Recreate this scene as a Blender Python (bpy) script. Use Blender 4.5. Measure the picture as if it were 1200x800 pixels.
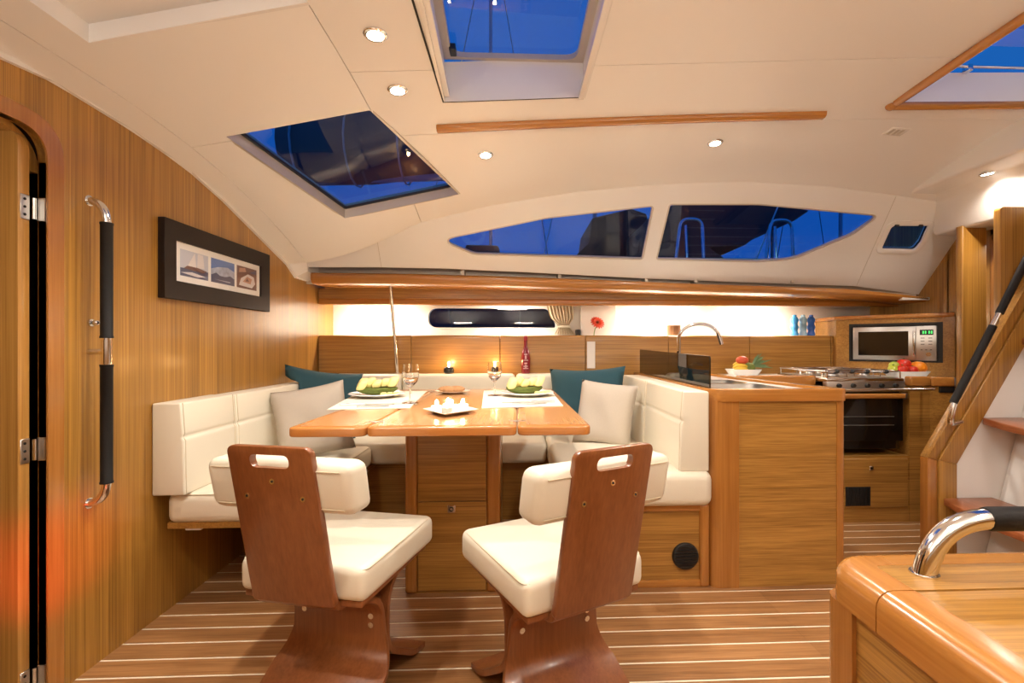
import bpy, bmesh, math, random
from mathutils import Vector, Matrix
random.seed(4)
for o in list(bpy.data.objects): bpy.data.objects.remove(o)
SC = bpy.context.scene
COL = SC.collection
R = math.radians

# ------------------------------------------------------------------ camera
F, H, TH = 570.0, 1.03, R(2.5)
CX, CY = 607 + F * math.tan(TH), 405.0
cam = bpy.data.cameras.new('camera'); camo = bpy.data.objects.new('camera', cam); COL.objects.link(camo)
camo.location = (0, 0, H); camo.rotation_euler = (R(90), 0, -TH)
cam.sensor_width = 36; cam.lens = F / 1200 * 36
cam.shift_x = -(CX - 600) / 1200; cam.shift_y = (CY - 400) / 1200
cam.clip_start = .02
SC.camera = camo

# ------------------------------------------------------------------ world: blue dusk
w = bpy.data.worlds.new('dusk'); SC.world = w; w.use_nodes = True
nt = w.node_tree; bg = nt.nodes['Background']
tc = nt.nodes.new('ShaderNodeTexCoord'); sp = nt.nodes.new('ShaderNodeSeparateXYZ'); cr = nt.nodes.new('ShaderNodeValToRGB')
nt.links.new(tc.outputs['Generated'], sp.inputs[0]); nt.links.new(sp.outputs[2], cr.inputs[0])
cr.color_ramp.elements[0].position = 0.0; cr.color_ramp.elements[0].color = (.010, .105, .46, 1)
cr.color_ramp.elements[1].position = 1.0; cr.color_ramp.elements[1].color = (.011, .125, .42, 1)
nt.links.new(cr.outputs[0], bg.inputs[0]); bg.inputs[1].default_value = .9

# ------------------------------------------------------------------ lights and exposure
WARM = (1.0, .91, .80)
SC.view_settings.view_transform = 'Standard'; SC.view_settings.look = 'None'
SC.view_settings.gamma = 1; SC.view_settings.exposure = 0.18
SC.view_settings.use_curve_mapping = False
P_DOWN = 35.0      # watts of one ceiling downlight
P_NEAR = 9.0      # watts of one unseen fill strip added on the opposite shelf
P_STRIP = 6.5      # watts of one strip lamp under the shelf

def lamp(name, kind, loc, power, color=WARM, rot=(0, 0, 0), **kw):
    l = bpy.data.lights.new(name, kind); l.energy = power; l.color = color
    for k, v in kw.items(): setattr(l, k, v)
    o = bpy.data.objects.new(name, l); o.location = loc; o.rotation_euler = rot; COL.objects.link(o); return o

# red courtesy lamp low by the passage, shines across to the door jamb
_d = Vector((-1.37, 1.50, .40)) - Vector((-.78, .98, .25))
lamp('courtesy_lamp_glow', 'SPOT', (-.78, .98, .25), 24, (1, .05, .02), _d.to_track_quat('-Z', 'Y').to_euler(),
     spot_size=R(30), spot_blend=1.0, shadow_soft_size=.02)

# ------------------------------------------------------------------ pixel -> place helpers
def ray(u, v):
    a = (u - CX) / F; b = -(v - CY) / F; s, c = math.sin(TH), math.cos(TH)
    return Vector((s + a * c, c - a * s, b))
EYE = Vector((0, 0, H))
def PZ(u, v, z): d = ray(u, v); return EYE + d * ((z - H) / d.z)
def PY(u, v, y): d = ray(u, v); return EYE + d * (y / d.y)
def PXX(u, v, x): d = ray(u, v); return EYE + d * (x / d.x)
def PPL(u, v, p, n):
    d = ray(u, v); return EYE + d * ((p - EYE).dot(n) / d.dot(n))

# ------------------------------------------------------------------ mesh builder
class MB:
    def __init__(s): s.V = []; s.F = []; s.M = []
    def add(s, vs, fs, mi=0):
        o = len(s.V); s.V += [tuple(v) for v in vs]
        s.F += [tuple(i + o for i in f) for f in fs]; s.M += [mi] * len(fs); return s
    def box(s, x0, x1, y0, y1, z0, z1, mi=0):
        vs = [(x, y, z) for z in (z0, z1) for y in (y0, y1) for x in (x0, x1)]
        return s.add(vs, [(0, 2, 3, 1), (4, 5, 7, 6), (0, 1, 5, 4), (2, 6, 7, 3), (0, 4, 6, 2), (1, 3, 7, 5)], mi)
    def rbox(s, x0, x1, y0, y1, z0, z1, r=.01, seg=3, mi=0, fn=None):
        bm = bmesh.new(); bmesh.ops.create_cube(bm, size=1)
        for v in bm.verts:
            v.co = Vector(((x0 + x1) / 2 + v.co.x * (x1 - x0), (y0 + y1) / 2 + v.co.y * (y1 - y0), (z0 + z1) / 2 + v.co.z * (z1 - z0)))
        bmesh.ops.bevel(bm, geom=bm.edges[:], offset=r, segments=seg, profile=.5, affect='EDGES')
        bm.verts.index_update()
        s.add([fn(v.co) if fn else v.co.copy() for v in bm.verts], [[v.index for v in f.verts] for f in bm.faces], mi)
        bm.free(); return s
    def prism(s, poly, m0, m1, mi=0):
        """poly: 2D points; m0, m1 map a 2D point to 3D for the two caps"""
        n = len(poly); a = [m0(*p) for p in poly]; b = [m1(*p) for p in poly]
        return s.add(a + b, [tuple(range(n - 1, -1, -1)), tuple(range(n, 2 * n))] +
                     [(i, (i + 1) % n, n + (i + 1) % n, n + i) for i in range(n)], mi)
    def px(s, poly, x0, x1, mi=0): return s.prism(poly, lambda a, b: (x0, a, b), lambda a, b: (x1, a, b), mi)
    def py(s, poly, y0, y1, mi=0): return s.prism(poly, lambda a, b: (a, y0, b), lambda a, b: (a, y1, b), mi)
    def pz(s, poly, z0, z1, mi=0): return s.prism(poly, lambda a, b: (a, b, z0), lambda a, b: (a, b, z1), mi)
    def tube(s, pts, r, n=10, mi=0, cap=True):
        P = [Vector(p) for p in pts]; k = len(P); rr = r if isinstance(r, (list, tuple)) else [r] * k
        vs = []; up = None
        for i in range(k):
            t = (P[min(i + 1, k - 1)] - P[max(i - 1, 0)]).normalized()
            if up is None:
                up = Vector((0, 0, 1)) if abs(t.z) < .9 else Vector((1, 0, 0))
            up = (up - t * up.dot(t)).normalized(); b = t.cross(up)
            vs += [P[i] + (up * math.cos(2 * math.pi * j / n) + b * math.sin(2 * math.pi * j / n)) * rr[i] for j in range(n)]
        fs = [(i * n + j, i * n + (j + 1) % n, (i + 1) * n + (j + 1) % n, (i + 1) * n + j) for i in range(k - 1) for j in range(n)]
        if cap: fs += [tuple(range(n - 1, -1, -1)), tuple(range((k - 1) * n, k * n))]
        return s.add(vs, fs, mi)
    def loop(s, pts, r, n=6, mi=0):
        P = [Vector(p) for p in pts]; k = len(P); vs = []
        for i in range(k):
            t = (P[(i + 1) % k] - P[i - 1]).normalized(); up = Vector((0, 0, 1)) if abs(t.z) < .9 else Vector((0, 1, 0))
            up = (up - t * up.dot(t)).normalized(); b = t.cross(up)
            vs += [P[i] + (up * math.cos(2 * math.pi * j / n) + b * math.sin(2 * math.pi * j / n)) * r for j in range(n)]
        return s.add(vs, [(i * n + j, i * n + (j + 1) % n, ((i + 1) % k) * n + (j + 1) % n, ((i + 1) % k) * n + j) for i in range(k) for j in range(n)], mi)
    def lathe(s, c, prof, n=24, mi=0):
        c = Vector(c); k = len(prof); vs = []
        for r, z in prof: vs += [c + Vector((r * math.cos(2 * math.pi * j / n), r * math.sin(2 * math.pi * j / n), z)) for j in range(n)]
        fs = [(i * n + j, i * n + (j + 1) % n, (i + 1) * n + (j + 1) % n, (i + 1) * n + j) for i in range(k - 1) for j in range(n)]
        fs += [tuple(range(n - 1, -1, -1)), tuple(range((k - 1) * n, k * n))]
        return s.add(vs, fs, mi)
    def ell(s, c, rad, nu=16, nv=10, mi=0, fn=None):
        c = Vector(c); vs = [Vector((0, 0, -1))]
        for i in range(1, nv):
            t = math.pi * i / nv
            vs += [Vector((math.sin(t) * math.cos(2 * math.pi * j / nu), math.sin(t) * math.sin(2 * math.pi * j / nu), -math.cos(t))) for j in range(nu)]
        vs.append(Vector((0, 0, 1)))
        if fn: vs = [fn(v) for v in vs]
        vs = [c + Vector((v.x * rad[0], v.y * rad[1], v.z * rad[2])) for v in vs]
        fs = [(0, 1 + (j + 1) % nu, 1 + j) for j in range(nu)]
        for i in range(nv - 2):
            fs += [(1 + i * nu + j, 1 + i * nu + (j + 1) % nu, 1 + (i + 1) * nu + (j + 1) % nu, 1 + (i + 1) * nu + j) for j in range(nu)]
        l = len(vs) - 1; b = 1 + (nv - 2) * nu
        fs += [(b + j, b + (j + 1) % nu, l) for j in range(nu)]
        return s.add(vs, fs, mi)
    def disc(s, c, axis, r, h, n=20, mi=0):
        c = Vector(c); a = Vector(axis).normalized()
        return s.tube([c, c + a * h], r, n, mi)
    def grid(s, rows, mi=0, close=False):
        m = len(rows[0]); vs = [p for r_ in rows for p in r_]
        fs = [(i * m + j, i * m + j + 1, (i + 1) * m + j + 1, (i + 1) * m + j) for i in range(len(rows) - 1) for j in range(m - 1)]
        return s.add(vs, fs, mi)

def rpoly(pts, rad, seg=5):
    out = []; n = len(pts); rad = rad if isinstance(rad, (list, tuple)) else [rad] * n
    for i in range(n):
        p = Vector(pts[i]); a = Vector(pts[i - 1]) - p; b = Vector(pts[(i + 1) % n]) - p; r = rad[i]
        if r <= 0: out.append(tuple(p)); continue
        la, lb = a.length, b.length; a.normalize(); b.normalize()
        ang = math.acos(max(-1, min(1, a.dot(b)))); d = min(r / math.tan(ang / 2), la * .49, lb * .49)
        p0, p1 = p + a * d, p + b * d
        for k in range(seg + 1):
            t = k / seg; q = p0.lerp(p, t).lerp(p.lerp(p1, t), t); out.append(tuple(q))
    return out
def rect(x0, x1, y0, y1, r=0, seg=5):
    return rpoly([(x0, y0), (x1, y0), (x1, y1), (x0, y1)], r, seg)
def bez(p0, p1, p2, n=8):
    p0, p1, p2 = Vector(p0), Vector(p1), Vector(p2)
    return [p0.lerp(p1, i / n).lerp(p1.lerp(p2, i / n), i / n) for i in range(n + 1)]
def fillet(pts, r, seg=6):
    P = [Vector(p) for p in pts]; out = [P[0]]
    for i in range(1, len(P) - 1):
        a = (P[i - 1] - P[i]); b = (P[i + 1] - P[i]); d = min(r, a.length * .49, b.length * .49)
        out += bez(P[i] + a.normalized() * d, P[i], P[i] + b.normalized() * d, seg)
    return out + [P[-1]]

OFF = {}
def finish(me, smooth, ang=38):
    for p in me.polygons: p.use_smooth = smooth
    if smooth:
        try: me.set_sharp_from_angle(angle=R(ang))
        except Exception: pass
def part(name, mb, mat, parent=None, bevel=0, seg=2, smooth=True, ang=38, off=None):
    o_ = OFF.get(parent.name, Vector()) if parent else (Vector(off) if off else Vector())
    me = bpy.data.meshes.new(name)
    me.from_pydata([Vector(v) - o_ for v in mb.V], [], mb.F)
    mats = mat if isinstance(mat, (list, tuple)) else [mat]
    for m in mats: me.materials.append(m)
    for p, mi in zip(me.polygons, mb.M): p.material_index = mi
    bm = bmesh.new(); bm.from_mesh(me)
    bmesh.ops.remove_doubles(bm, verts=bm.verts[:], dist=1e-6)
    bmesh.ops.recalc_face_normals(bm, faces=bm.faces[:])
    if bevel:
        es = [e for e in bm.edges if len(e.link_faces) == 2 and e.calc_face_angle(0) > R(28)]
        bmesh.ops.bevel(bm, geom=es, offset=bevel, segments=seg, profile=.5, affect='EDGES', clamp_overlap=True)
    bm.to_mesh(me); bm.free(); finish(me, smooth, ang)
    o = bpy.data.objects.new(name, me); COL.objects.link(o)
    if parent: o.parent = parent
    else: o.location = o_
    OFF[o.name] = o_
    return o
def tag(o, label, cat, group=None):
    o['label'] = label; o['category'] = cat
    if group: o['group'] = group
    return o
def thing(name, label, cat, loc, group=None, kind=None):
    o = bpy.data.objects.new(name, None); COL.objects.link(o); o.location = loc; o.empty_display_size = .05
    OFF[o.name] = Vector(loc); tag(o, label, cat, group)
    if kind: o['kind'] = kind
    return o
def struct(o, label=None, cat=None):
    o['kind'] = 'structure'
    if label: o['label'] = label
    if cat: o['category'] = cat
    return o
def copy_tree(o, loc=None, rot=None, parent=None):
    c = o.copy(); COL.objects.link(c); c.parent = parent
    if loc is not None: c.location = loc
    if rot is not None: c.rotation_euler = rot
    for ch in list(o.children): copy_tree(ch, parent=c)
    return c
def cut(o, cutters):
    """cut real openings; cutters are MBs in world space"""
    tmp = []
    bpy.context.view_layer.update()
    for mb in cutters:
        me = bpy.data.meshes.new('cutter'); me.from_pydata(mb.V, [], mb.F)
        bm = bmesh.new(); bm.from_mesh(me); bmesh.ops.recalc_face_normals(bm, faces=bm.faces[:]); bm.to_mesh(me); bm.free()
        c = bpy.data.objects.new('cutter', me); COL.objects.link(c); tmp.append(c)
        m = o.modifiers.new('b', 'BOOLEAN'); m.object = c; m.operation = 'DIFFERENCE'; m.solver = 'EXACT'
    dg = bpy.context.evaluated_depsgraph_get(); dg.update()
    me = bpy.data.meshes.new_from_object(o.evaluated_get(dg))
    o.modifiers.clear(); o.data = me; finish(me, True, 30)
    for c in tmp: bpy.data.objects.remove(c)
    return o

# ------------------------------------------------------------------ materials
def base_mat(name):
    m = bpy.data.materials.new(name); m.use_nodes = True
    return m, m.node_tree, m.node_tree.nodes['Principled BSDF']
def plain(name, col, rough=.5, metal=0, bump=0, bscale=200, coat=0, sub=0, var=0, spec=.5):
    m, nt, b = base_mat(name); b.inputs['Specular IOR Level'].default_value = spec
    b.inputs['Base Color'].default_value = (*col, 1); b.inputs['Roughness'].default_value = rough; b.inputs['Metallic'].default_value = metal
    b.inputs['Coat Weight'].default_value = coat; b.inputs['Coat Roughness'].default_value = .12
    if bump or var:
        tc = nt.nodes.new('ShaderNodeTexCoord'); n = nt.nodes.new('ShaderNodeTexNoise'); n.inputs['Scale'].default_value = bscale; n.inputs['Detail'].default_value = 3
        nt.links.new(tc.outputs['Object'], n.inputs['Vector'])
        if bump:
            bp = nt.nodes.new('ShaderNodeBump'); bp.inputs['Strength'].default_value = bump; bp.inputs['Distance'].default_value = .002
            nt.links.new(n.outputs[0], bp.inputs['Height']); nt.links.new(bp.outputs[0], b.inputs['Normal'])
        if var:
            mx = nt.nodes.new('ShaderNodeMixRGB'); mx.inputs[1].default_value = (*[c * (1 - var) for c in col], 1); mx.inputs[2].default_value = (*[min(1, c * (1 + var)) for c in col], 1)
            nt.links.new(n.outputs[0], mx.inputs[0]); nt.links.new(mx.outputs[0], b.inputs['Base Color'])
    return m
def wood(name, lo, hi, axis='x', fine=70, along=1.6, rough=.33, coat=.25, contrast=.5):
    m, nt, b = base_mat(name)
    tc = nt.nodes.new('ShaderNodeTexCoord')
    def noise(sc_f, sc_a, detail, dist=0):
        mp = nt.nodes.new('ShaderNodeMapping'); s = [sc_f] * 3; s['xyz'.index(axis)] = sc_a
        mp.inputs['Scale'].default_value = s
        n = nt.nodes.new('ShaderNodeTexNoise'); n.inputs['Scale'].default_value = 1; n.inputs['Detail'].default_value = detail
        n.inputs['Distortion'].default_value = dist
        nt.links.new(tc.outputs['Object'], mp.inputs[0]); nt.links.new(mp.outputs[0], n.inputs['Vector']); return n
    n1 = noise(fine, along, 4, .3); n2 = noise(fine * 3.2, along * 3, 3); n3 = noise(fine * .12, along * .6, 2)
    a = nt.nodes.new('ShaderNodeMath'); a.operation = 'MULTIPLY_ADD'; a.inputs[1].default_value = .45
    nt.links.new(n2.outputs[0], a.inputs[0])
    a2 = nt.nodes.new('ShaderNodeMath'); a2.operation = 'MULTIPLY_ADD'; a2.inputs[1].default_value = .4
    nt.links.new(n1.outputs[0], a2.inputs[0]); nt.links.new(a.outputs[0], a2.inputs[2])
    a3 = nt.nodes.new('ShaderNodeMath'); a3.operation = 'MULTIPLY'; a3.inputs[1].default_value = .3
    nt.links.new(n3.outputs[0], a3.inputs[0]); nt.links.new(a3.outputs[0], a.inputs[2])
    rp = nt.nodes.new('ShaderNodeValToRGB'); w_ = contrast * .28
    rp.color_ramp.elements[0].position = .575 - w_; rp.color_ramp.elements[0].color = (*lo, 1)
    rp.color_ramp.elements[1].position = .575 + w_; rp.color_ramp.elements[1].color = (*hi, 1)
    nt.links.new(a2.outputs[0], rp.inputs[0]); nt.links.new(rp.outputs[0], b.inputs['Base Color'])
    bp = nt.nodes.new('ShaderNodeBump'); bp.inputs['Strength'].default_value = .12; bp.inputs['Distance'].default_value = .001
    nt.links.new(a2.outputs[0], bp.inputs['Height']); nt.links.new(bp.outputs[0], b.inputs['Normal'])
    b.inputs['Roughness'].default_value = rough; b.inputs['Coat Weight'].default_value = coat; b.inputs['Coat Roughness'].default_value = .15
    return m
def emit(name, col, s):
    m, nt, b = base_mat(name); b.inputs['Base Color'].default_value = (*col, 1)
    b.inputs['Emission Color'].default_value = (*col, 1); b.inputs['Emission Strength'].default_value = s; return m
def pane(name, tint, rough=.0, ior=1.45):
    m, nt, b = base_mat(name); nt.nodes.remove(b); out = nt.nodes['Material Output']
    tr = nt.nodes.new('ShaderNodeBsdfTransparent'); tr.inputs[0].default_value = (*tint, 1)
    gl = nt.nodes.new('ShaderNodeBsdfGlossy'); gl.inputs['Roughness'].default_value = rough; gl.inputs[0].default_value = (1, 1, 1, 1)
    fr = nt.nodes.new('ShaderNodeFresnel'); fr.inputs[0].default_value = ior; mx = nt.nodes.new('ShaderNodeMixShader')
    ge = nt.nodes.new('ShaderNodeNewGeometry'); mu = nt.nodes.new('ShaderNodeMath'); mu.operation = 'SUBTRACT'; mu.use_clamp = True
    nt.links.new(fr.outputs[0], mu.inputs[0]); nt.links.new(ge.outputs['Backfacing'], mu.inputs[1])
    nt.links.new(mu.outputs[0], mx.inputs[0]); nt.links.new(tr.outputs[0], mx.inputs[1]); nt.links.new(gl.outputs[0], mx.inputs[2])
    nt.links.new(mx.outputs[0], out.inputs[0]); return m

M = {}
T_LO, T_HI = (.255, .114, .021), (.49, .250, .055)
M['teak_v'] = wood('teak_vertical', (.215, .094, .014), (.49, .245, .045), 'z', 120, .8, contrast=.5)
M['teak_h'] = wood('teak_horizontal', T_LO, T_HI, 'x', 110, 1.6, contrast=.45)
M['teak_y'] = wood('teak_fore', T_LO, T_HI, 'y', 110, 1.6, contrast=.45)
M['teak_door'] = wood('teak_door', (.36, .165, .034), (.58, .305, .075), 'z', 110, 1.0, contrast=.5)
M['solid'] = wood('solid_teak', (.38, .148, .028), (.51, .218, .046), 'x', 40, 1.2, rough=.25, coat=.5)
M['solid_z'] = wood('solid_teak_upright', (.33, .128, .024), (.46, .190, .040), 'z', 40, 1.2, rough=.25, coat=.5)
M['solid_y'] = wood('solid_teak_fore', (.38, .148, .028), (.51, .218, .046), 'y', 40, 1.2, rough=.25, coat=.5)
M['table'] = wood('table_teak', (.48, .215, .070), (.62, .315, .125), 'y', 60, 1.4, rough=.22, coat=.5)
M['table_edge'] = wood('table_edge_teak', (.46, .165, .036), (.55, .22, .055), 'x', 40, 1.4, rough=.25, coat=.5)
M['plank'] = wood('floor_teak', (.215, .092, .030), (.43, .210, .078), 'x', 60, 2.2, rough=.38, coat=.1, contrast=.5)
M['plank2'] = wood('floor_teak_light', (.26, .112, .036), (.48, .24, .092), 'x', 60, 2.2, rough=.38, coat=.1, contrast=.5)
M['holly'] = plain('holly_strip', (.88, .79, .60), .5)
M['ply'] = wood('red_plywood', (.20, .062, .018), (.285, .098, .031), 'z', 50, 1.4, rough=.3, coat=.35)
M['ply_edge'] = wood('plywood_edge', (.30, .12, .045), (.40, .17, .065), 'x', 120, 3, rough=.4)
M['step'] = wood('step_teak', (.26, .075, .025), (.42, .14, .05), 'y', 50, 1.6, rough=.3, coat=.3)
M['white'] = plain('white_gelcoat', (.86, .84, .81), .32, bump=.03, bscale=30)
M['white2'] = plain('white_moulding', (.85, .83, .80), .25, coat=.15)
M['hull'] = plain('white_hull_lining', (.82, .79, .74), .5)
M['leather'] = plain('cream_leather', (.80, .74, .60), .42, bump=.15, bscale=350)
M['piping'] = plain('leather_seam', (.62, .53, .38), .5)
M['chrome'] = plain('polished_steel', (.78, .78, .78), .12, 1)
M['steel'] = plain('brushed_steel', (.62, .61, .59), .3, 1)
M['black'] = plain('black_plastic', (.012, .012, .012), .4)
M['blackleather'] = plain('black_leather', (.012, .010, .009), .55, bump=.3, bscale=300, spec=.25)
M['dark'] = plain('dark_void', (.01, .008, .007), .8)
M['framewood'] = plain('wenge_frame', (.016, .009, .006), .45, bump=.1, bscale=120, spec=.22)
M['mat'] = plain('card_mount', (.86, .84, .80), .7)
M['teal'] = plain('teal_cotton', (.022, .075, .098), .9, bump=.5, bscale=500, var=.2)
M['linen'] = plain('beige_linen', (.52, .45, .37), .9, bump=.6, bscale=450, var=.15)
M['china'] = plain('white_china', (.88, .86, .82), .18, coat=.3)
M['paper'] = plain('cream_placemat', (.80, .74, .62), .8, bump=.2, bscale=400)
M['corian'] = plain('white_worktop', (.85, .83, .80), .25)
M['oven'] = plain('oven_glass', (.008, .007, .006), .08, coat=.5)
M['pane'] = pane('tinted_pane', (.60, .80, .92))
M['pane_clear'] = pane('clear_acrylic', (.85, .9, 1.0))
M['pane_dark'] = pane('smoked_glass', (.30, .27, .20))
M['profile'] = plain('beige_aluminium', (.55, .50, .43), .35, .3)
M['rubber'] = plain('black_rubber', (.012, .011, .010), .6)
M['bulb'] = emit('lamp_lens', (1, .93, .82), 25)
M['strip'] = emit('strip_lamp_lens', (1, .82, .6), 12)
M['flame'] = emit('candle_flame', (1, .78, .45), 30)
M['wax'] = emit('glowing_wax', (1, .80, .62), 1.6)
def gl_mat(name, col, rough=0):
    m, nt, b = base_mat(name); b.inputs['Base Color'].default_value = (*col, 1); b.inputs['Roughness'].default_value = rough
    b.inputs['Transmission Weight'].default_value = 1; b.inputs['IOR'].default_value = 1.45; return m
M['glass'] = gl_mat('clear_glass', (1, 1, 1))
M['smoke'] = gl_mat('smoked_holder_glass', (.25, .24, .24))

# ================================================================== THE ROOM
WX = -1.365          # forward bulkhead (left wall)
AX = 2.73            # aft bulkhead (right)
HULL = 3.66          # hull side behind the lockers

# ---- floor: slab of pale caulking with teak planks proud of it
slab = struct(part('floor', MB().box(WX - .08, AX + .02, -.75, HULL + .05, -.06, -.0015), M['holly'], smooth=False), 'teak and holly striped cabin sole', 'floor')
SP = .0885; y0 = 1.564
for k in range(-26, 24):
    a = y0 + k * SP + .0046; b = a + SP - .0092
    if b > HULL: break
    for (xa, xb) in ((WX, 1.0095), (1.0105, AX)):
        part('plank', MB().box(xa, xb, a, b, -.012, 0), M['plank2'] if (k * 7 + (xa > 0) * 3) % 4 == 0 else M['plank'], slab, smooth=False)

# ---- forward bulkhead with a doorway
prof_px = [(0, 68), (60, 95), (150, 150), (215, 195), (260, 235), (310, 285), (335, 310), (345, 325), (372, 333), (390, 331)]
prof = [PXX(u, v, WX) for u, v in prof_px]
poly = [(-.75, 0), (-.75, 1.83)] + [(p.y, p.z + .025) for p in prof[:7]] + [(3.06, 1.50), (HULL + .05, 1.52), (HULL + .05, 0)]
wl = part('wall_left', MB().px(poly, WX - .022, WX), M['teak_v'], smooth=False)
struct(wl, 'varnished teak veneer bulkhead with doorway and curved top', 'wall')
DY0, DY1, DZ1 = .72, 1.470, 1.645
door_in = rpoly([(DY0, -.02), (DY1, -.02), (DY1, DZ1), (DY0, DZ1)], [0, 0, .085, .085], 8)
cut(wl, [MB().px(door_in, WX - .2, WX + .1)])
# door frame trim
outer = rpoly([(DY0 - .05, 0), (DY1 + .05, 0), (DY1 + .05, DZ1 + .046), (DY0 - .05, DZ1 + .046)], [0, 0, .12, .12], 8)
inner = rpoly([(DY0, 0), (DY1, 0), (DY1, DZ1), (DY0, DZ1)], [0, 0, .085, .085], 8)
fr = MB(); n_ = len(outer)
for xa, xb, i0 in ((WX, WX + .005, 0),):
    o3 = [(xb, *p) for p in outer]; i3 = [(xb, *p) for p in inner]; b3 = [(WX - .023, *p) for p in inner]; w3 = [(WX, *p) for p in outer]
    q = range(1, n_)
    fr.add(o3 + i3, [(i, i + 1, n_ + i + 1, n_ + i) for i in q if i + 1 < n_] + [(0, n_ - 1, 2 * n_ - 1, n_)])
    fr.add(i3 + b3, [(i, i + 1, n_ + i + 1, n_ + i) for i in q if i + 1 < n_] + [(0, n_ - 1, 2 * n_ - 1, n_)])
    fr.add(o3 + w3, [(i, i + 1, n_ + i + 1, n_ + i) for i in q if i + 1 < n_] + [(0, n_ - 1, 2 * n_ - 1, n_)])
struct(part('trim_1', fr, M['solid_z']), 'smooth teak frame lining the cabin doorway', 'door frame')
# open door leaf in the forward cabin, with hinges
LX = -1.394
d1 = thing('door_1', 'pale teak cabin door standing open beyond the bulkhead', 'door', (LX, 1.436, 0), kind='structure')
leaf = rpoly([(LX, .03), (LX, 1.640), (LX - .62, 1.640), (LX - .62, .03)], [.0, .05, .05, 0], 6)
part('leaf', MB().py(leaf, 1.419, 1.452), [M['teak_door']], d1, bevel=.002)
for zc in (1.423, .732, .075):
    h = part('hinge', MB().rbox(LX - .001, LX + .003, 1.424, 1.450, zc - .035, zc + .035, .0012, 1), M['steel'], d1)
    part('hinge_barrel', MB().tube([(LX + .006, 1.459, zc - .03), (LX + .006, 1.459, zc + .03)], .005, 10), M['chrome'], h)
    part('hinge_plate', MB().box(LX + .008, WX - .001, 1.4655, 1.4695, zc - .033, zc + .033), M['steel'], h)
    for q in (-1, 0, 1):
        part('screw', MB().disc((LX + .003, 1.435, zc + q * .022), (1, 0, 0), .004, .0012, 10), M['dark'], h)
# cabin lining beyond the doorway
lin_o = rpoly([(.70, 0), (1.55, 0), (1.55, 1.72), (.70, 1.72)], 0)
arc = MB()
ring_o = [(1.492 - .13 + .13 * math.cos(t), 1.555 + .108 * math.sin(t)) for t in [i / 10 * math.pi / 2 for i in range(11)]]
ring_i = [(1.492 - .13 + .108 * math.cos(t), 1.555 + .088 * math.sin(t)) for t in [i / 10 * math.pi / 2 for i in range(11)]]
arc.px([(1.492, 1.535)] + ring_o + [(.8, 1.663), (.8, 1.643)] + ring_i[::-1] + [(1.470, 1.535)], WX - .075, WX - .045)
struct(part('trim_2', arc, M['teak_door']), 'pale curved lining piece over the open cabin door', 'trim')
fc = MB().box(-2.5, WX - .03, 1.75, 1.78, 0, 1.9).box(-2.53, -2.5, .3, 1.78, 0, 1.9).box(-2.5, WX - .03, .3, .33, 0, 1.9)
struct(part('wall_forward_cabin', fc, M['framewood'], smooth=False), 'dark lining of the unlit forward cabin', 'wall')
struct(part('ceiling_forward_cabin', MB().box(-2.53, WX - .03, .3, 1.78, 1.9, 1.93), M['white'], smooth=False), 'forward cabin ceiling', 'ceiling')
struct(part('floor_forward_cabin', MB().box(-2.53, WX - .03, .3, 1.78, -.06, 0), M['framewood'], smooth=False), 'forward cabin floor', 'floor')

# ---- facade plane with the cabin-trunk windows
FP = Vector((0, 3.12, 1.47)); FN = Vector((0, 1, .9)).normalized()      # outward normal
FU = Vector((1, 0, 0)); FV = Vector((0, -.9, 1)).normalized()
def fac2(u, v):
    d = PPL(u, v, FP, FN) - FP; return (d.dot(FU), d.dot(FV))
def fac3(a, b, d=0): return tuple(FP + FU * a + FV * b + FN * d)
crease_px = [(330, 306), (365, 296), (440, 273), (500, 259), (575, 241), (675, 225), (750, 218), (800, 215), (873, 213), (966, 218), (1049, 229)]
crease = [fac2(*p) for p in crease_px]
bot_px = [(1092, 347), (1000, 335), (880, 331), (750, 326), (620, 319), (520, 314.5), (440, 313), (364, 313), (330, 313)]
right_px = [(1090, 224), (1124, 234), (1130, 262), (1122, 295), (1114, 322)]
fac_poly = crease + [fac2(*p) for p in right_px] + [fac2(*p) for p in bot_px]
fa = part('wall_back_upper', MB().prism(fac_poly, lambda a, b: fac3(a, b, 0), lambda a, b: fac3(a, b, .035)), M['white2'], smooth=True)
struct(fa, 'white moulded cabin side holding the long curved windows', 'wall')
win1 = rpoly([fac2(*p) for p in [(518, 282), (640, 257), (764, 243), (752, 303), (660, 300), (556, 297)]], [.03, .5, .01, .01, .5, .12], 8)
win2 = rpoly([fac2(*p) for p in [(786, 241), (890, 241), (1028, 254), (1000, 274), (930, 303), (888, 306), (771, 303)]], [.01, .6, .02, .2, .3, .1, .01], 8)
port = rpoly([fac2(*p) for p in [(1044, 263), (1089, 263), (1080, 283), (1072, 293), (1031, 292)]], [.03, .02, .05, .03, .03], 5)
def grow(pl, d):
    n = len(pl); out = []
    for i in range(n):
        a = Vector(pl[i - 1]); p = Vector(pl[i]); b = Vector(pl[(i + 1) % n])
        t = (b - a).normalized(); nn = Vector((t.y, -t.x)); out.append(p + nn * d)
    area = sum(pl[i][0] * pl[(i + 1) % n][1] - pl[(i + 1) % n][0] * pl[i][1] for i in range(n))
    if area < 0: out = [Vector(pl[i]) * 2 - out[i] for i in range(n)]
    return [tuple(p) for p in out]
def fprism(pl, d0, d1, pl1=None):
    m = MB(); n = len(pl); pl1 = pl1 or pl
    a = [fac3(*p, d0) for p in pl]; b = [fac3(*p, d1) for p in pl1]
    return m.add(a + b, [tuple(range(n - 1, -1, -1)), tuple(range(n, 2 * n))] + [(i, (i + 1) % n, n + (i + 1) % n, n + i) for i in range(n)])
cut(fa, [fprism(grow(win1, .012), -.02, .06), fprism(grow(win2, .012), -.02, .06), fprism(port, -.02, .06)])
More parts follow.
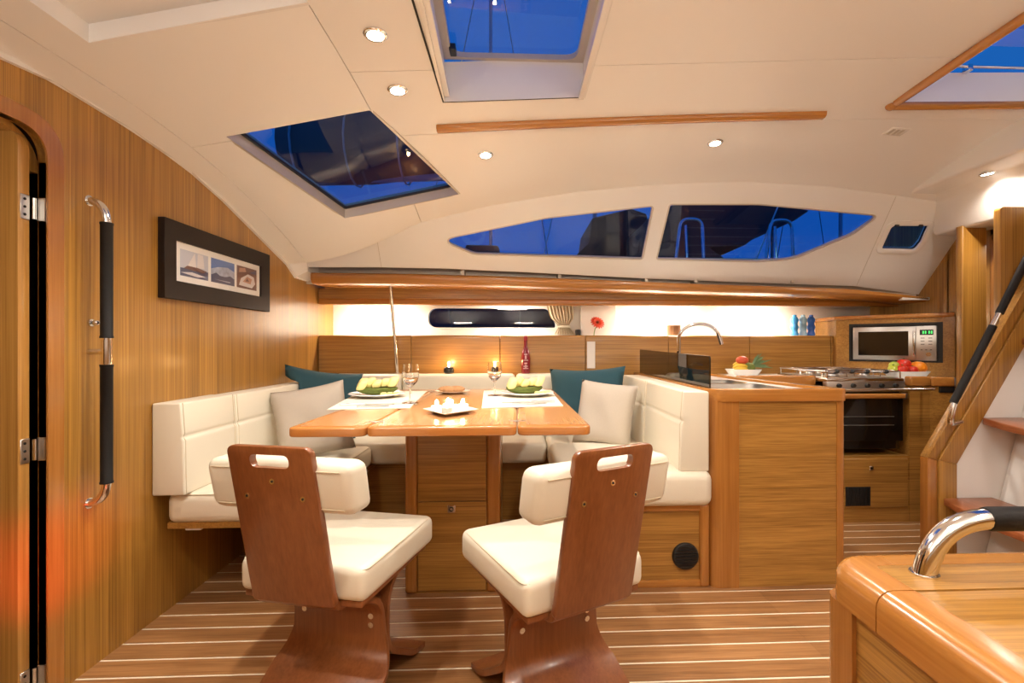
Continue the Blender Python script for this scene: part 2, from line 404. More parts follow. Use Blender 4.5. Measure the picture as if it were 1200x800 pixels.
def fring(pl, din, d0, d1):
    """frame ring: outline pl, inner outline shrunk by din"""
    m = MB(); n = len(pl); q = grow(pl, -din)
    O0 = [fac3(*p, d0) for p in pl]; I0 = [fac3(*p, d0) for p in q]; O1 = [fac3(*p, d1) for p in pl]; I1 = [fac3(*p, d1) for p in q]
    L = range(n); V = O0 + I0 + O1 + I1
    fs = []
    for i in L:
        j = (i + 1) % n
        fs += [(i, j, n + j, n + i), (2 * n + i, 2 * n + j, 3 * n + j, 3 * n + i), (i, j, 2 * n + j, 2 * n + i), (n + i, n + j, 3 * n + j, 3 * n + i)]
    return m.add(V, fs)
for nm, pl, lab in (('window_1', win1, 'long tapering cabin window left of the white mullion'), ('window_2', win2, 'long pointed cabin window right of the white mullion')):
    t = thing(nm, lab, 'window', fac3(*pl[0]), kind='structure')
    part('pane', fprism(grow(pl, .010), .022, .028), M['pane'], t, smooth=False)
    part('window_frame', fring(grow(pl, .012), .010, .004, .022), M['profile'], t)
t = thing('window_3', 'small opening port in the white side near the galley', 'window', fac3(*port[0]), kind='structure')
part('window_frame', fring(grow(port, .028), .034, -.008, .012), M['white2'], t, bevel=.003)
part('gasket', fring(port, .008, .004, .016), M['rubber'], t)
part('pane', fprism(port, .018, .024), M['pane'], t, smooth=False)
for u in (1050, 1078):
    p = fac2(u, 263.5); part('catch', MB().rbox(*(lambda c: (c[0] - .014, c[0] + .014, c[1] - .012, c[1] + .004, c[2] - .012, c[2] + .002))(fac3(*p, .0)), .003, 1), M['black'], t)
# seams in the facade: thin shadow grooves as slim inlaid strips
for (a, b) in (((441, 275), (447, 313)), ((1050, 230), (1004, 334))):
    pa, pb = PPL(*a, FP, FN), PPL(*b, FP, FN)
    st = part('seam', MB().tube([pa, pb], .0016, 6), M['profile'], fa)
# light moulding edge that follows the bulkhead top
edge = [PXX(u, v, WX) for u, v in prof_px]
em = MB()
rows = []
for p in [Vector((WX, -.7, 1.785))] + edge[:-1] + [Vector((WX, 3.66, 1.497))]:
    rows.append([Vector((WX - .001, p.y, p.z + .012)), Vector((WX - .001, p.y, p.z - .003)), Vector((WX + .014, p.y, p.z - .003)), Vector((WX + .014, p.y, p.z + .012))])
n_ = len(rows)
em.grid([r_ + [r_[0]] for r_ in rows])
struct(part('trim_3', em, M['white2']), 'thin white edging along the curved top of the bulkhead', 'trim')
# white corner cove under the ceiling at the bulkhead
cv = [PXX(335, 310, WX), PXX(345, 325, WX), PXX(372, 333, WX), Vector((WX, 3.60, 1.47))]
cr_ = MB(); top = [PY(352, 300, 2.99), PY(366, 312, 3.06), PY(368, 322, 3.10), Vector((-1.30, 3.36, 1.50))]
a_ = [tuple(c) for c in cv]; b_ = [(-1.29, c.y + .01, c.z + .02) for c in cv]; b_[0] = tuple(PY(358, 297, 3.0)); b_[1] = (-1.30, 3.07, 1.49); b_[2] = (-1.27, 3.33, 1.452); b_[3] = (-1.27, 3.6, 1.47)
c_ = [(x, y, z + .06) for x, y, z in a_]; d_ = [(x, y, z + .06) for x, y, z in b_]
cr_.grid([[a_[i], b_[i], d_[i], c_[i], a_[i]] for i in range(4)])
cr_.add([a_[0], b_[0], d_[0], c_[0]], [(0, 1, 2, 3)]).add([a_[3], b_[3], d_[3], c_[3]], [(0, 1, 2, 3)])
struct(part('trim_4', cr_, M['white2']), 'white cove where bulkhead and cabin side meet', 'trim')

# ---- ceiling: rises from the bulkhead, then falls to the facade crease
CR3 = [fac3(*p) for p in crease] + [fac3(*fac2(1098, 236))] + [(AX + .15, 2.70, 1.94)]
def interp(xs, x):
    if x <= xs[0][0]: return xs[0][1], xs[0][2]
    for (p, q) in zip(xs, xs[1:]):
        if x <= q[0]:
            t = (x - p[0]) / (q[0] - p[0]); return p[1] + (q[1] - p[1]) * t, p[2] + (q[2] - p[2]) * t
    return xs[-1][1], xs[-1][2]
def zbase(x):
    a = 1.80 + .19 * (x - WX); b = 1.951 + .05 * (x + .57)
    return a if x < -.57 else min(b, 2.085)
YS = 1.5
def crz(x):
    y, z = interp(CR3, x)
    if x < -.6:
        t = min(1, (-.6 - x) / .765); y = y * (1 - t) + 2.936 * t; z = z * (1 - t) + 1.512 * t
    return y, z
def ceil_z(x, y):
    yc, zc = crz(x); zb = zbase(x)
    t = max(0, (y - YS) / (yc - YS)); return zb - (zb - zc) * t ** 1.95
def CE(u, v, dz=0):
    d = ray(u, v); lo, hi = .3, 5.0
    for _ in range(60):
        m = (lo + hi) / 2; p = EYE + d * m
        if p.z < ceil_z(p.x, p.y) + dz: lo = m
        else: hi = m
    return EYE + d * lo
def yrow(x, s):
    """s<=1: metres below YS as y = s ; s>1: 1..2 fraction between YS and crease"""
    if s <= 1: return s * YS if s >= 0 else s
    return YS + (s - 1) * (crz(x)[0] - YS)
def cpanel(x0, x1, ya, yb, d0, d1, nx=None, ny=14):
    """curved slab between plan lines; ya,yb are metres, yb None = to the crease"""
    nx = nx or max(2, int((x1 - x0) / .07)); top = []; bot = []
    for i in range(nx + 1):
        x = x0 + (x1 - x0) * i / nx; e = crz(x)[0] if yb is None else yb; tr = []; br = []
        for j in range(ny + 1):
            y = ya + (e - ya) * j / ny; z = ceil_z(x, y); br.append(Vector((x, y, z + d0))); tr.append(Vector((x, y, z + d1)))
        top.append(tr); bot.append(br)
    m = MB().grid(bot).grid(top)
    m.grid([[b[0] for b in bot], [b[0] for b in top]]).grid([[b[-1] for b in bot], [b[-1] for b in top]])
    m.grid([bot[0], top[0]]).grid([bot[-1], top[-1]])
    return m
def vprism(pts, z0=1.2, z1=2.6): return MB().pz([(p[0], p[1]) for p in pts], z0, z1)
# openings
hl = [CE(*p) for p in ((264, 160), (433, 129), (538, 228), (404, 256))]
hl_pl = rpoly([(p.x, p.y) for p in hl], .006, 2)
hc = [CE(521, 120), CE(684, 112)]
HCX0, HCX1, HCY1, HCY0 = hc[0].x, hc[1].x, (hc[0].y + hc[1].y) / 2, 1.0
hc_pl = [(CE(500, 0).x - .0, HCY0), (CE(716, 0).x, HCY0), (HCX1, HCY1), (HCX0, HCY1)]
hf = [CE(104, 50), CE(366, 3)]
hf_pl = [(hf[0].x, 1.0), (hf[1].x - .01, 1.0), (hf[1].x - .01, hf[1].y), (hf[0].x, hf[0].y)]
cw = CE(1050, 122)
CWX0, CWX1, CWY1, CWY0 = cw.x, 2.18, cw.y, .9
cw_pl = [(CWX0, CWY0), (CWX1, CWY0), (CWX1, CWY1), (CWX0, CWY1)]
cutL = lambda: [vprism(hl_pl), vprism(hf_pl)]
cutR = lambda: [vprism(hc_pl), vprism(cw_pl)]
ce = part('ceiling', cpanel(WX - .05, AX + .05, -.75, None, .018, .05, ny=26), M['white'])
struct(ce, 'cream white cabin ceiling in moulded panels with deck hatches', 'ceiling'); cut(ce, cutL() + cutR())
G = .0016
def cp(x0, x1, ya, yb, cutters=None):
    p = part('ceiling_panel', cpanel(x0 + G, x1 - G, ya + G, (yb - G) if yb else None, 0, .019), M['white'], ce, ang=25)
    if cutters:
        cut(p, cutters)
    return p
Y1, Y2 = 1.66, CE(990, 140).y
cp(WX, -1.255, -.7, None)
cp(-1.255, -.565, -.7, 1.93, [vprism(hl_pl), vprism(hf_pl)])
cp(-1.255, -.565, 1.93, None, [vprism(hl_pl)])
cp(-.565, AX, -.7, Y1, [vprism(hc_pl), vprism(cw_pl)])
cp(-.565, AX, Y1, Y2, [vprism(hc_pl), vprism(cw_pl), vprism(hl_pl)])
cp(-.565, AX, Y2, None, [vprism(hl_pl)])

def ring_walls(pl, zf0, h, th):
    """vertical lining inside an opening: pl plan outline, from ceiling up by h, thickness th"""
    m = MB(); n = len(pl); q = grow(pl, th)
    lo_i = [(p[0], p[1], zf0(*p)) for p in pl]; hi_i = [(p[0], p[1], zf0(*p) + h) for p in pl]
    lo_o = [(p[0], p[1], zf0(*o_)) for p, o_ in zip(q, pl)]; hi_o = [(p[0], p[1], zf0(*o_) + h) for p, o_ in zip(q, pl)]
    V = lo_i + hi_i + hi_o + lo_o; fs = []
    for i in range(n):
        j = (i + 1) % n
        for a, b in ((0, 1), (1, 2), (2, 3), (3, 0)): fs.append((a * n + i, a * n + j, b * n + j, b * n + i))
    return m.add(V, fs)
# fixed trapezoid skylight
t = thing('window_4', 'trapezoid skylight with beige profile set in the sloping ceiling', 'skylight', tuple(hl[0]), kind='structure')
sh = grow(hl_pl, -.001)
part('window_frame', ring_walls(sh, lambda x, y: ceil_z(x, y) + .001, .075, .012), M['profile'], t)
part('gasket', ring_walls(grow(hl_pl, -.010), lambda x, y: ceil_z(x, y) + .046, .012, .012), M['rubber'], t)
g2 = grow(hl_pl, .012)
gp = MB(); n_ = len(g2)
part('pane', MB().add([(a, b, ceil_z(a, b) + .060) for a, b in g2] + [(a, b, ceil_z(a, b) + .066) for a, b in g2],
     [tuple(range(n_)), tuple(range(2 * n_ - 1, n_ - 1, -1))] + [(i, (i + 1) % n_, n_ + (i + 1) % n_, n_ + i) for i in range(n_)]), M['pane'], t, smooth=False)
# centre opening hatch
zc0 = ceil_z(0, 1.7)
t = thing('window_5', 'open-framed deck hatch with clear pane and white lining in the middle ceiling', 'hatch', (0, HCY1, zc0), kind='structure')
part('lining', ring_walls(grow(hc_pl, -.002), lambda x, y: ceil_z(x, y) - .002, .15, .012), M['white2'], t)
zt = zc0 + .135
gl_o = grow(hc_pl, .0); gl_i = rpoly(grow(hc_pl, -.035), .05, 6)
hb = part('hatch_frame', MB().pz(gl_o, zt, zt + .02), M['profile'], t)
cut_m = MB().pz(gl_i, zt - .05, zt + .08); o_keep = OFF[hb.name]
cut_m.V = [tuple(Vector(v) - Vector((0, 0, 0))) for v in cut_m.V]
bpy.context.view_layer.update(); cut(hb, [cut_m])
part('pane', MB().pz(rpoly(grow(hc_pl, -.02), .05, 6), zt + .021, zt + .029), M['pane_clear'], t, smooth=False)
for sx, px_ in ((-1, hc_pl[0][0] + .012), (1, hc_pl[1][0] - .012)):
    xb = HCX0 + .010 if sx < 0 else HCX1 - .010
    part('slide_rail', MB().add([(px_ - .010, HCY0, zc0 - .012), (px_ + .010, HCY0, zc0 - .012), (px_ + .010, HCY0, zc0 + .012), (px_ - .010, HCY0, zc0 + .012),
         (xb - .010, HCY1 - .004, zc0 - .008), (xb + .010, HCY1 - .004, zc0 - .008), (xb + .010, HCY1 - .004, zc0 + .014), (xb - .010, HCY1 - .004, zc0 + .014)],
         [(0, 1, 2, 3), (4, 7, 6, 5), (0, 4, 5, 1), (1, 5, 6, 2), (2, 6, 7, 3), (3, 7, 4, 0)]), M['white2'], t, bevel=.002)
part('gasket', MB().tube([(HCX0 - .008, HCY0, zc0 - .005), (HCX0 - .004, HCY1 + .002, ceil_z(HCX0, HCY1) - .001), (HCX1 - .012, HCY1 + .002, ceil_z(HCX1, HCY1) - .001)], .0035, 6), M['rubber'], t)
for px_, py_ in ((HCX0 + .04, HCY1 - .06), (HCX1 - .03, HCY1 - .40)):
    part('catch', MB().rbox(px_ - .012, px_ + .012, py_ - .022, py_ + .022, zt - .012, zt + .015, .004), M['black'], t)
# forward recess hatch
t = thing('window_6', 'recessed hatch with blind box in the forward ceiling', 'hatch', (hf[0].x, 1.3, ceil_z(hf[0].x, 1.3)), kind='structure')
part('lining', ring_walls(grow(hf_pl, -.001), lambda x, y: ceil_z(x, y) + .001, .055, .012), M['white2'], t)
def slab_at(pl, d0, d1):
    n = len(pl); return MB().add([(a, b, ceil_z(a, b) + d0) for a, b in pl] + [(a, b, ceil_z(a, b) + d1) for a, b in pl], [tuple(range(n)), tuple(range(2 * n - 1, n - 1, -1))] + [(i, (i + 1) % n, n + (i + 1) % n, n + i) for i in range(n)])
fy_ = lambda p, d: (p[0], p[1] - d)
far_l, far_r = hf_pl[3], hf_pl[2]
part('blind_box', slab_at([fy_(far_l, .17), fy_(far_r, .17), (far_r[0] + .02, far_r[1] + .02), (far_l[0] - .02, far_l[1] + .02)], .050, .075), M['white2'], t, bevel=.003)
part('pane', slab_at([(far_l[0] - .01, .98), (far_r[0] + .01, .98), fy_((far_r[0] + .01, far_r[1]), .15), fy_((far_l[0] - .01, far_l[1]), .15)], .060, .067), M['pane'], t, smooth=False)

# ---- companionway opening with teak trim
t = thing('window_7', 'companionway hatch with teak trim and blue acrylic slide above the steps', 'hatch', (CWX0, CWY1, ceil_z(CWX0, CWY1)), kind='structure')
zq = lambda x, y: ceil_z(x, y)
rr = .017
part('trim_strip', MB().tube([(CWX0 - .012, .9, zq(CWX0, 1.2) - .002), (CWX0 - .012, CWY1 - .02, zq(CWX0, CWY1) - .002)], rr, 12), M['solid_y'], t)
part('trim_strip', MB().tube([(CWX0 - .012, CWY1 + .012, zq(CWX0, CWY1) - .002), (CWX1, CWY1 + .012, zq(CWX1, CWY1) - .002)], rr, 12), M['solid'], t)
part('trim_corner', MB().ell((CWX0 - .014, CWY1 + .008, zq(CWX0, CWY1) - .002), (.022, .024, .02), 14, 8), M['solid'], t)
part('lining', ring_walls(grow(cw_pl, -.001), lambda x, y: zq(x, y) + .0, .13, .012), M['white2'], t)
zs_ = zq(1.9, 1.9) + .14
part('slide', MB().box(CWX0 - .02, CWX1 + .03, .9, CWY1 - .12, zs_ + .02, zs_ + .03), M['pane_clear'], t, smooth=False)
part('guide_rail', MB().tube([(CWX0 + .02, CWY1 - .03, zs_ - .01), (CWX1, CWY1 - .03, zs_ - .01)], .006, 8), M['chrome'], t)
part('rail_foot', MB().rbox(CWX0 + .28, CWX0 + .30, CWY1 - .04, CWY1 - .005, zs_ - .03, zs_ - .002, .004), M['chrome'], t)
part('latch', MB().rbox(CWX0 + .05, CWX0 + .11, CWY1 - .16, CWY1 - .11, zs_ - .0, zs_ + .025, .006), M['black'], t)

# ---- white moulded beam beside the companionway
bz = 2.10
s_near = [(2.24, bz), (2.245, 1.905), (2.40, 1.900), (2.455, 1.865), (2.535, 1.70), (2.79, 1.70), (2.79, bz)]
def beam_sec(y, k, dx): return [Vector((x + dx + (2.55 - x) * (1 - k) * .35, y, bz - (bz - z) * (1 if k > .9 else (.96 if z > 1.8 else .985)))) for x, z in s_near]
secs = [beam_sec(.9, 1, 0), beam_sec(1.8, 1, 0), beam_sec(2.45, 1, 0), beam_sec(2.68, .98, .0), beam_sec(2.80, .9, .01), beam_sec(2.885, .72, .02)]
bmx = MB().grid([s_ + [s_[0]] for s_ in secs]); bmx.add(secs[-1], [tuple(range(7))]).add(secs[0], [tuple(range(7))])
struct(part('trim_5', bmx, M['white2'], bevel=.014, seg=3), 'white moulded beam with a lamp beside the companionway', 'beam')

# ---- hull side behind the ledge, with a long pill port
wb = part('wall_back', MB().box(WX - .08, AX + .1, HULL, HULL + .05, 0, 1.62), M['hull'], smooth=False)
struct(wb, 'bright white hull lining above the locker ledge', 'wall')
a0, a1 = PY(502, 361, HULL), PY(651, 384, HULL)
pill = rpoly([(a0.x, a1.z), (a1.x, a1.z), (a1.x, a1.z + .03), (a1.x - .06, a0.z), (a0.x, a0.z)], [.08, .03, .04, .05, .08], 8)
cut(wb, [MB().py(pill, HULL - .1, HULL + .2)])
t = thing('window_8', 'dark pill-shaped hull port above the settee lockers', 'window', (a0.x, HULL, a1.z), kind='structure')
part('pane', MB().py(grow(pill, .01), HULL + .03, HULL + .036), M['pane'], t, smooth=False)
fm = MB(); q_ = grow(pill, .008); n_ = len(pill)
V_ = [(x, HULL - .006, z) for x, z in q_] + [(x, HULL - .006, z) for x, z in pill] + [(x, HULL + .03, z) for x, z in pill] + [(x, HULL + .002, z) for x, z in q_]
fm.add(V_, [(a * n_ + i, a * n_ + (i + 1) % n_, b * n_ + (i + 1) % n_, b * n_ + i) for i in range(n_) for a, b in ((0, 1), (1, 2), (3, 0))])
part('window_frame', fm, M['white2'], t)
# short partition between settee and galley ledge
pa, pb = PY(681, 360, 3.60), PY(721, 360, 3.60)
struct(part('wall_divider', MB().box(pa.x, pb.x, 3.585, HULL + .01, 1.095, 1.42), M['white2'], bevel=.003), 'pale upright panel between settee and galley ledge', 'wall panel')

# ---- the rest of the cabin around the camera
struct(part('wall_near', MB().box(WX - .08, AX + .1, -.80, -.75, 0, 2.05), M['hull'], smooth=False), 'white hull lining on the opposite side of the cabin', 'wall')
nl = thing('near_side_locker', 'teak locker row with overhead shelf on the opposite side of the cabin', 'locker', (.6, -.6, 0))
part('locker_front', MB().box(WX + .002, AX - .002, -.52, -.49, 0, 1.0), M['teak_h'], nl, smooth=False)
part('ledge', MB().box(WX + .002, AX - .002, -.748, -.50, .98, 1.0), M['hull'], nl, smooth=False)
part('shelf_board', MB().box(WX + .002, AX - .002, -.748, -.55, 1.36, 1.385), M['teak_h'], nl, smooth=False)
for i in range(4):  # strip lamps added out of view to lift the light on the ceiling
    x = -.9 + i * 1.0
    tag(part('strip_lamp', MB().rbox(x - .15, x + .15, -.66, -.61, 1.386, 1.40, .004, 1), M['strip'], off=(x, -.63, 1.386)), 'unseen warm fill strip added on the overhead shelf opposite the galley', 'lamp', 'added fill strips on the opposite shelf')
    lamp('strip_light', 'AREA', (x, -.635, 1.405), P_NEAR, WARM, (R(180 - 12), 0, 0), shape='RECTANGLE', size=.30, size_y=.05)
wr = MB().box(AX, AX + .04, 2.97, HULL, 0, 1.95).box(AX, AX + .04, 2.68, 2.98, 0, 1.95).box(AX, AX + .04, -.75, 2.34, 0, 1.95).box(AX, AX + .04, 2.33, 2.70, 1.66, 1.95)
struct(part('wall_right', wr, M['teak_v'], smooth=False), 'aft teak bulkhead with a doorway beyond the galley', 'wall')
ac = MB().box(AX + .04, 3.6, 3.2, 3.24, 0, 1.9).box(AX + .04, 3.6, 1.8, 1.84, 0, 1.9).box(3.6, 3.63, 1.8, 3.24, 0, 1.9)
struct(part('wall_aft_cabin', ac, M['teak_h'], smooth=False), 'teak lining of the aft cabin seen through its doorway', 'wall')
struct(part('floor_aft_cabin', MB().box(AX + .03, 3.63, 1.8, 3.24, -.06, 0), M['plank'], smooth=False), 'aft cabin floor', 'floor')
struct(part('ceiling_aft_cabin', MB().box(AX + .03, 3.63, 1.8, 3.24, 1.9, 1.95), M['white'], smooth=False), 'aft cabin ceiling', 'ceiling')
wp = MB().box(3.2, 3.6, 1.84, 3.2, 1.30, 1.34)
tag(part('cabin_shelf', wp, M['solid_y']), 'brown shelf edge inside the aft cabin doorway', 'shelf')
lamp('aft_cabin_lamp', 'POINT', (3.1, 2.6, 1.75), 5, shadow_soft_size=.05)

# ================================================================== FITTED FURNITURE
# ---- overhead shelf with lip and fascia along the hull side
sh = thing('overhead_shelf', 'long teak overhead shelf with rounded lip under the cabin windows', 'shelf', (WX, 3.4, 1.31))
lip_px = [(364, 318.5, 331), (480, 320, 332), (590, 323, 334), (700, 327, 337.5), (820, 332, 341), (920, 335, 343.5), (1000, 338, 346), (1050, 343, 349), (1088, 347.5, 352.5)]
fas = {}
rows = []; rows2 = []
for u, va, vb in lip_px:
    a = PY(u, va, 3.10); b = PY(u, vb, 3.10); h = (a.z - b.z); x = a.x
    rows.append([Vector((x, 3.125, a.z)), Vector((x, 3.107, a.z - .004)), Vector((x, 3.10, a.z - h * .25)), Vector((x, 3.10, b.z + h * .3)), Vector((x, 3.112, b.z + .004)), Vector((x, 3.13, b.z - .004)),
                 Vector((x, 3.40, b.z - .004)), Vector((x, 3.40, b.z + .012)), Vector((x, 3.135, b.z + .012)), Vector((x, 3.125, a.z))])
m_ = MB().grid(rows); m_.add(rows[0][:-1], [tuple(range(9))]).add(rows[-1][:-1], [tuple(range(9))])
lipo = part('shelf_board', m_, M['solid'], sh, ang=50)
fx0, fx1 = WX + .004, PY(1056, 350, 3.39).x
rows = []
for u, va, vb in lip_px[:-1]:
    b = PY(u, vb, 3.10); x = min(max(b.x, fx0), fx1); x = fx0 if u == 364 else x
    rows.append([Vector((x, 3.385, b.z + .0)), Vector((x, 3.385, 1.352 if u < 990 else 1.348)), Vector((x, 3.41, 1.352 if u < 990 else 1.348)), Vector((x, 3.41, b.z)), Vector((x, 3.385, b.z))])
m_ = MB().grid(rows); m_.add(rows[0][:4], [(0, 1, 2, 3)]).add(rows[-1][:4], [(0, 1, 2, 3)])
part('fascia', m_, M['teak_h'], sh, smooth=False)
part('pelmet', MB().rbox(fx0, fx1, 3.378, 3.45, 1.312, 1.354, .008), M['solid'], sh)
part('shelf_back', MB().box(fx0, fx1, 3.41, HULL + .005, 1.352, 1.37), M['teak_h'], sh, smooth=False)
rows = []
for u, va, vb in [(340, 318.5, 331)] + lip_px:
    b = PY(u, vb, 3.10); rows.append([Vector((b.x, 3.20, b.z + .005)), Vector((b.x, 3.20, 1.56)), Vector((b.x, 3.085, 1.575)), Vector((b.x, 3.085, 1.595)), Vector((b.x, 3.22, 1.58)), Vector((b.x, 3.22, b.z + .005)), Vector((b.x, 3.20, b.z + .005))])
m_ = MB().grid(rows); m_.add(rows[0][:6], [tuple(range(6))]).add(rows[-1][:6], [tuple(range(6))])
part('trough', m_, M['profile'], sh, smooth=False)
for u in (542, 656, 758, 816, 930):
    a = PY(u, 322, 3.12); part('divider', MB().rbox(a.x - .012, a.x + .012, 3.128, 3.205, a.z - .05, a.z + .075, .002, 1), M['profile'], sh)
part('end_tip', MB().rbox(PY(1058, 348, 3.1).x, PY(1090, 348, 3.1).x, 3.10, 3.14, PY(1070, 350, 3.1).z - .008, PY(1070, 347, 3.1).z - .006, .003, 1), M['white2'], sh)
for i, (u, k) in enumerate(((440, .85), (600, .5), (780, 1.1), (890, .6))):
    p = PY(u, 360, 3.5)
    st = tag(part('strip_lamp', MB().rbox(p.x - .12, p.x + .12, 3.47, 3.52, 1.335, 1.3525, .004, 1), M['strip']),
             ['warm strip lamp under the shelf beside the steel post', 'warm strip lamp under the shelf above the hull port', 'warm strip lamp under the shelf near the tap', 'warm strip lamp under the shelf near the blue bottles'][i], 'lamp')
    lamp('strip_light', 'AREA', (p.x, 3.495, 1.325), P_STRIP * k, (1, .86, .70), (R(18), 0, 0), shape='RECTANGLE', size=.24, size_y=.05)

# ---- ledge lockers behind the settee and galley
lk = thing('ledge_locker', 'low teak locker row with white ledge along the hull side', 'locker', (.4, 3.40, .80))
edges = [372.5, 482, 586, 686, 783, 878, 973]
xs = [PY(u, 400, 3.39).x for u in edges]; xs[0] = WX + .002
for i in range(6):
    m_ = MB()
    sec = [(3.385, .80), (3.385, 1.085), (3.390, 1.098), (3.402, 1.103), (3.413, 1.103), (3.413, .80)]
    m_.px(sec, xs[i] + .0022, xs[i + 1] - .0022)
    part('locker_panel', m_, M['teak_h'], lk, bevel=.0015, seg=1)
LEND = 2.256
part('locker_panel', MB().px(sec, xs[6] + .0022, LEND), M['teak_h'], lk, bevel=.0015, seg=1)
part('ledge', MB().pz([(WX, 3.414), (LEND, 3.414), (LEND + .034, HULL), (WX, HULL)], 1.08, 1.098), M['hull'], lk, smooth=False)
part('carcase', MB().pz([(WX, 3.416), (LEND - .002, 3.416), (LEND + .032, HULL), (WX, HULL)], .0, 1.08), M['dark'], lk, smooth=False)
part('switch_strip', MB().rbox(*(lambda a, b: (a.x, b.x, 3.378, 3.387, b.z, a.z))(PY(688, 400, 3.38), PY(697.5, 431.5, 3.38)), .0015, 1), M['white2'], lk)

# ---- settee
LE = M['leather']
st = thing('settee', 'U-shaped cream leather settee around the dining table', 'settee', (-.3, 2.9, 0))
SZ0, SZ1 = .352, .475
SX, RX0, RX1 = -.82, .17, .809
BY = 2.79           # front of the back seat
def cushion(name, x0, x1, y0, y1, z0, z1, r=.03, fn=None):
    return part(name, MB().rbox(x0, x1, y0, y1, z0, z1, r, 4, fn=fn), LE, st)
c = cushion('seat_cushion', WX + .03, SX, 1.90, BY - .004, SZ0, SZ1 - .005, .032)
part('seam', MB().loop([(x, y, SZ1 - .013) for x, y in rect(WX + .038, SX - .008, 1.908, BY - .012, .03)], .0022), M['piping'], c)
cushion('seat_cushion', WX + .03, -.33, BY, 3.24, SZ0, SZ1, .032)
cushion('seat_cushion', -.326, RX0 - .003, BY, 3.24, SZ0, SZ1, .032)
cushion('seat_cushion', RX0, .76, BY - .1, 3.24, SZ0, SZ1, .032)
cushion('seat_cushion', RX0, RX1 + .012, 2.005, BY - .104, SZ0, .50, .036)
# backrests, lower pad with head roll above
def back_x(y0, y1, xw, s, z0, z1, th):
    """backrest against a fore-and-aft wall plane xw; s=+1 faces +x"""
    zc = z0 + (z1 - z0) * .63
    P_ = [(0, z0), (th, z0), (th * .97, zc - .012), (th * .90, zc), (th * .95, zc + .012), (th * .88, z1), (0, z1)]
    m = MB().prism(P_, lambda a, b: (xw + s * a, y0, b), lambda a, b: (xw + s * a, y1, b))
    o = part('backrest', m, LE, st, bevel=.011, seg=3, ang=50)
    for yy in (y0 + .012, y1 - .012):
        part('seam', MB().tube([(xw + s * (a + .0005), yy, b) for a, b in P_[1:6]], .0018, 6), M['piping'], o)
    return o
back_x(1.872, 2.215, WX + .002, 1, .470, .815, .118)
back_x(2.222, 3.22, WX + .002, 1, .470, .812, .118)
back_x(2.028, 2.62, .8095, -1, .497, .836, .125)
back_x(2.626, 3.22, .8095, -1, .470, .836, .125)
for xa, xb in ((WX + .13, -.765), (-.760, -.02), (-.015, .64)):
    o = cushion('backrest', xa, xb, 3.20, 3.375, .46, .72, .03)
    part('head_roll', MB().rbox(xa, xb, 3.215, 3.38, .70, .842, .028, 4), LE, o)
DK = M['teak_h']
part('base_panel', MB().box(SX - .36, SX - .10, 2.33, 3.4, 0, .33), DK, st, smooth=False)
part('base_panel', MB().box(SX - .12, .45, BY + .10, 3.4, 0, SZ0 + .004), DK, st, smooth=False)
part('seat_board', MB().box(WX + .03, SX - .01, 1.915, BY + .2, .332, SZ0 + .003), M['teak_y'], st, smooth=False)
part('bracket', MB().rbox(WX + .09, WX + .15, 1.92, 1.96, .322, .336, .003, 1), M['white2'], st)
part('base_panel', MB().box(.26, .79, 2.055, 3.3, 0, SZ0 + .004), DK, st, smooth=False)
part('corner_post', MB().prism(rpoly([(.7925, 2.04), (.835, 2.04), (.835, 2.09), (.7925, 2.09)], [.0, .0, 0, 0], 4), lambda a, b: (a - .0165, b, 0), lambda a, b: (a - .0165, b, SZ0 + .002)), M['solid_z'], st, bevel=.012, seg=3)
part('base_rail', MB().box(.26, .79, 2.045, 2.06, .325, SZ0 + .003), M['solid'], st, bevel=.003)
part('skirting', MB().box(.26, .79, 2.046, 2.06, 0, .03), M['solid'], st, bevel=.003)
# round blower vent in the right base
def round_vent(name, c, r, label, slats=7):
    t = thing(name, label, 'vent', (c.x, c.y, c.z))
    part('rim', MB().tube([(c.x, c.y + .002, c.z), (c.x, c.y - .012, c.z)], [r, r * .94], 28), M['black'], t, bevel=.002)
    for i in range(slats):
        z = -r * .72 + i * r * 1.44 / (slats - 1); hw = math.sqrt(max(.0, (r * .84) ** 2 - z * z))
        part('slat', MB().add([(c.x - hw, c.y - .012, c.z + z - .003), (c.x + hw, c.y - .012, c.z + z - .003), (c.x + hw, c.y - .019, c.z + z + .003), (c.x - hw, c.y - .019, c.z + z + .003),
                               (c.x - hw, c.y - .010, c.z + z), (c.x + hw, c.y - .010, c.z + z)], [(0, 1, 2, 3), (0, 4, 5, 1), (3, 2, 5, 4), (0, 3, 4), (1, 5, 2)]), plain('vent_slat_grey', (.045, .042, .04), .4), t, smooth=False)
    return t
round_vent('blower_vent', PY(803, 651, 2.053), .058, 'round black slatted vent in the settee base beside the peninsula')

# ---- galley peninsula
PF, PTOP = 2.035, .845
PL, PRN, PRB = .822, 1.405, 1.30        # left side, right side front, right side at the back run
RUN = 2.86                               # front of the back run
pen = thing('galley_peninsula', 'teak galley peninsula with rounded corner and white worktop', 'kitchen counter', (1.1, 2.3, 0))
body = rpoly([(PL, PF), (PRN, PF + .01), (PRB, RUN), (PRB, 3.38), (PL, 3.38)], [.075, .02, 0, 0, 0], 8)
part('body', MB().pz(body, 0, .79), [M['teak_h']], pen, ang=60)
cp_o = rpoly([(PL - .004, PF - .004), (PL + .118, PF - .004), (PL + .118, PF + .1), (PL - .004, PF + .1)], [.078, 0, 0, 0], 8)
part('corner_post', MB().pz(cp_o, .0, .795), M['solid_z'], pen, ang=60)
part('edge_post', MB().pz(rpoly([(PRN - .03, PF + .005), (PRN + .006, PF + .006), (PRN + .002, PF + .05), (PRN - .03, PF + .05)], [0, .012, 0, 0], 4), 0, .795), M['solid_z'], pen, ang=60)
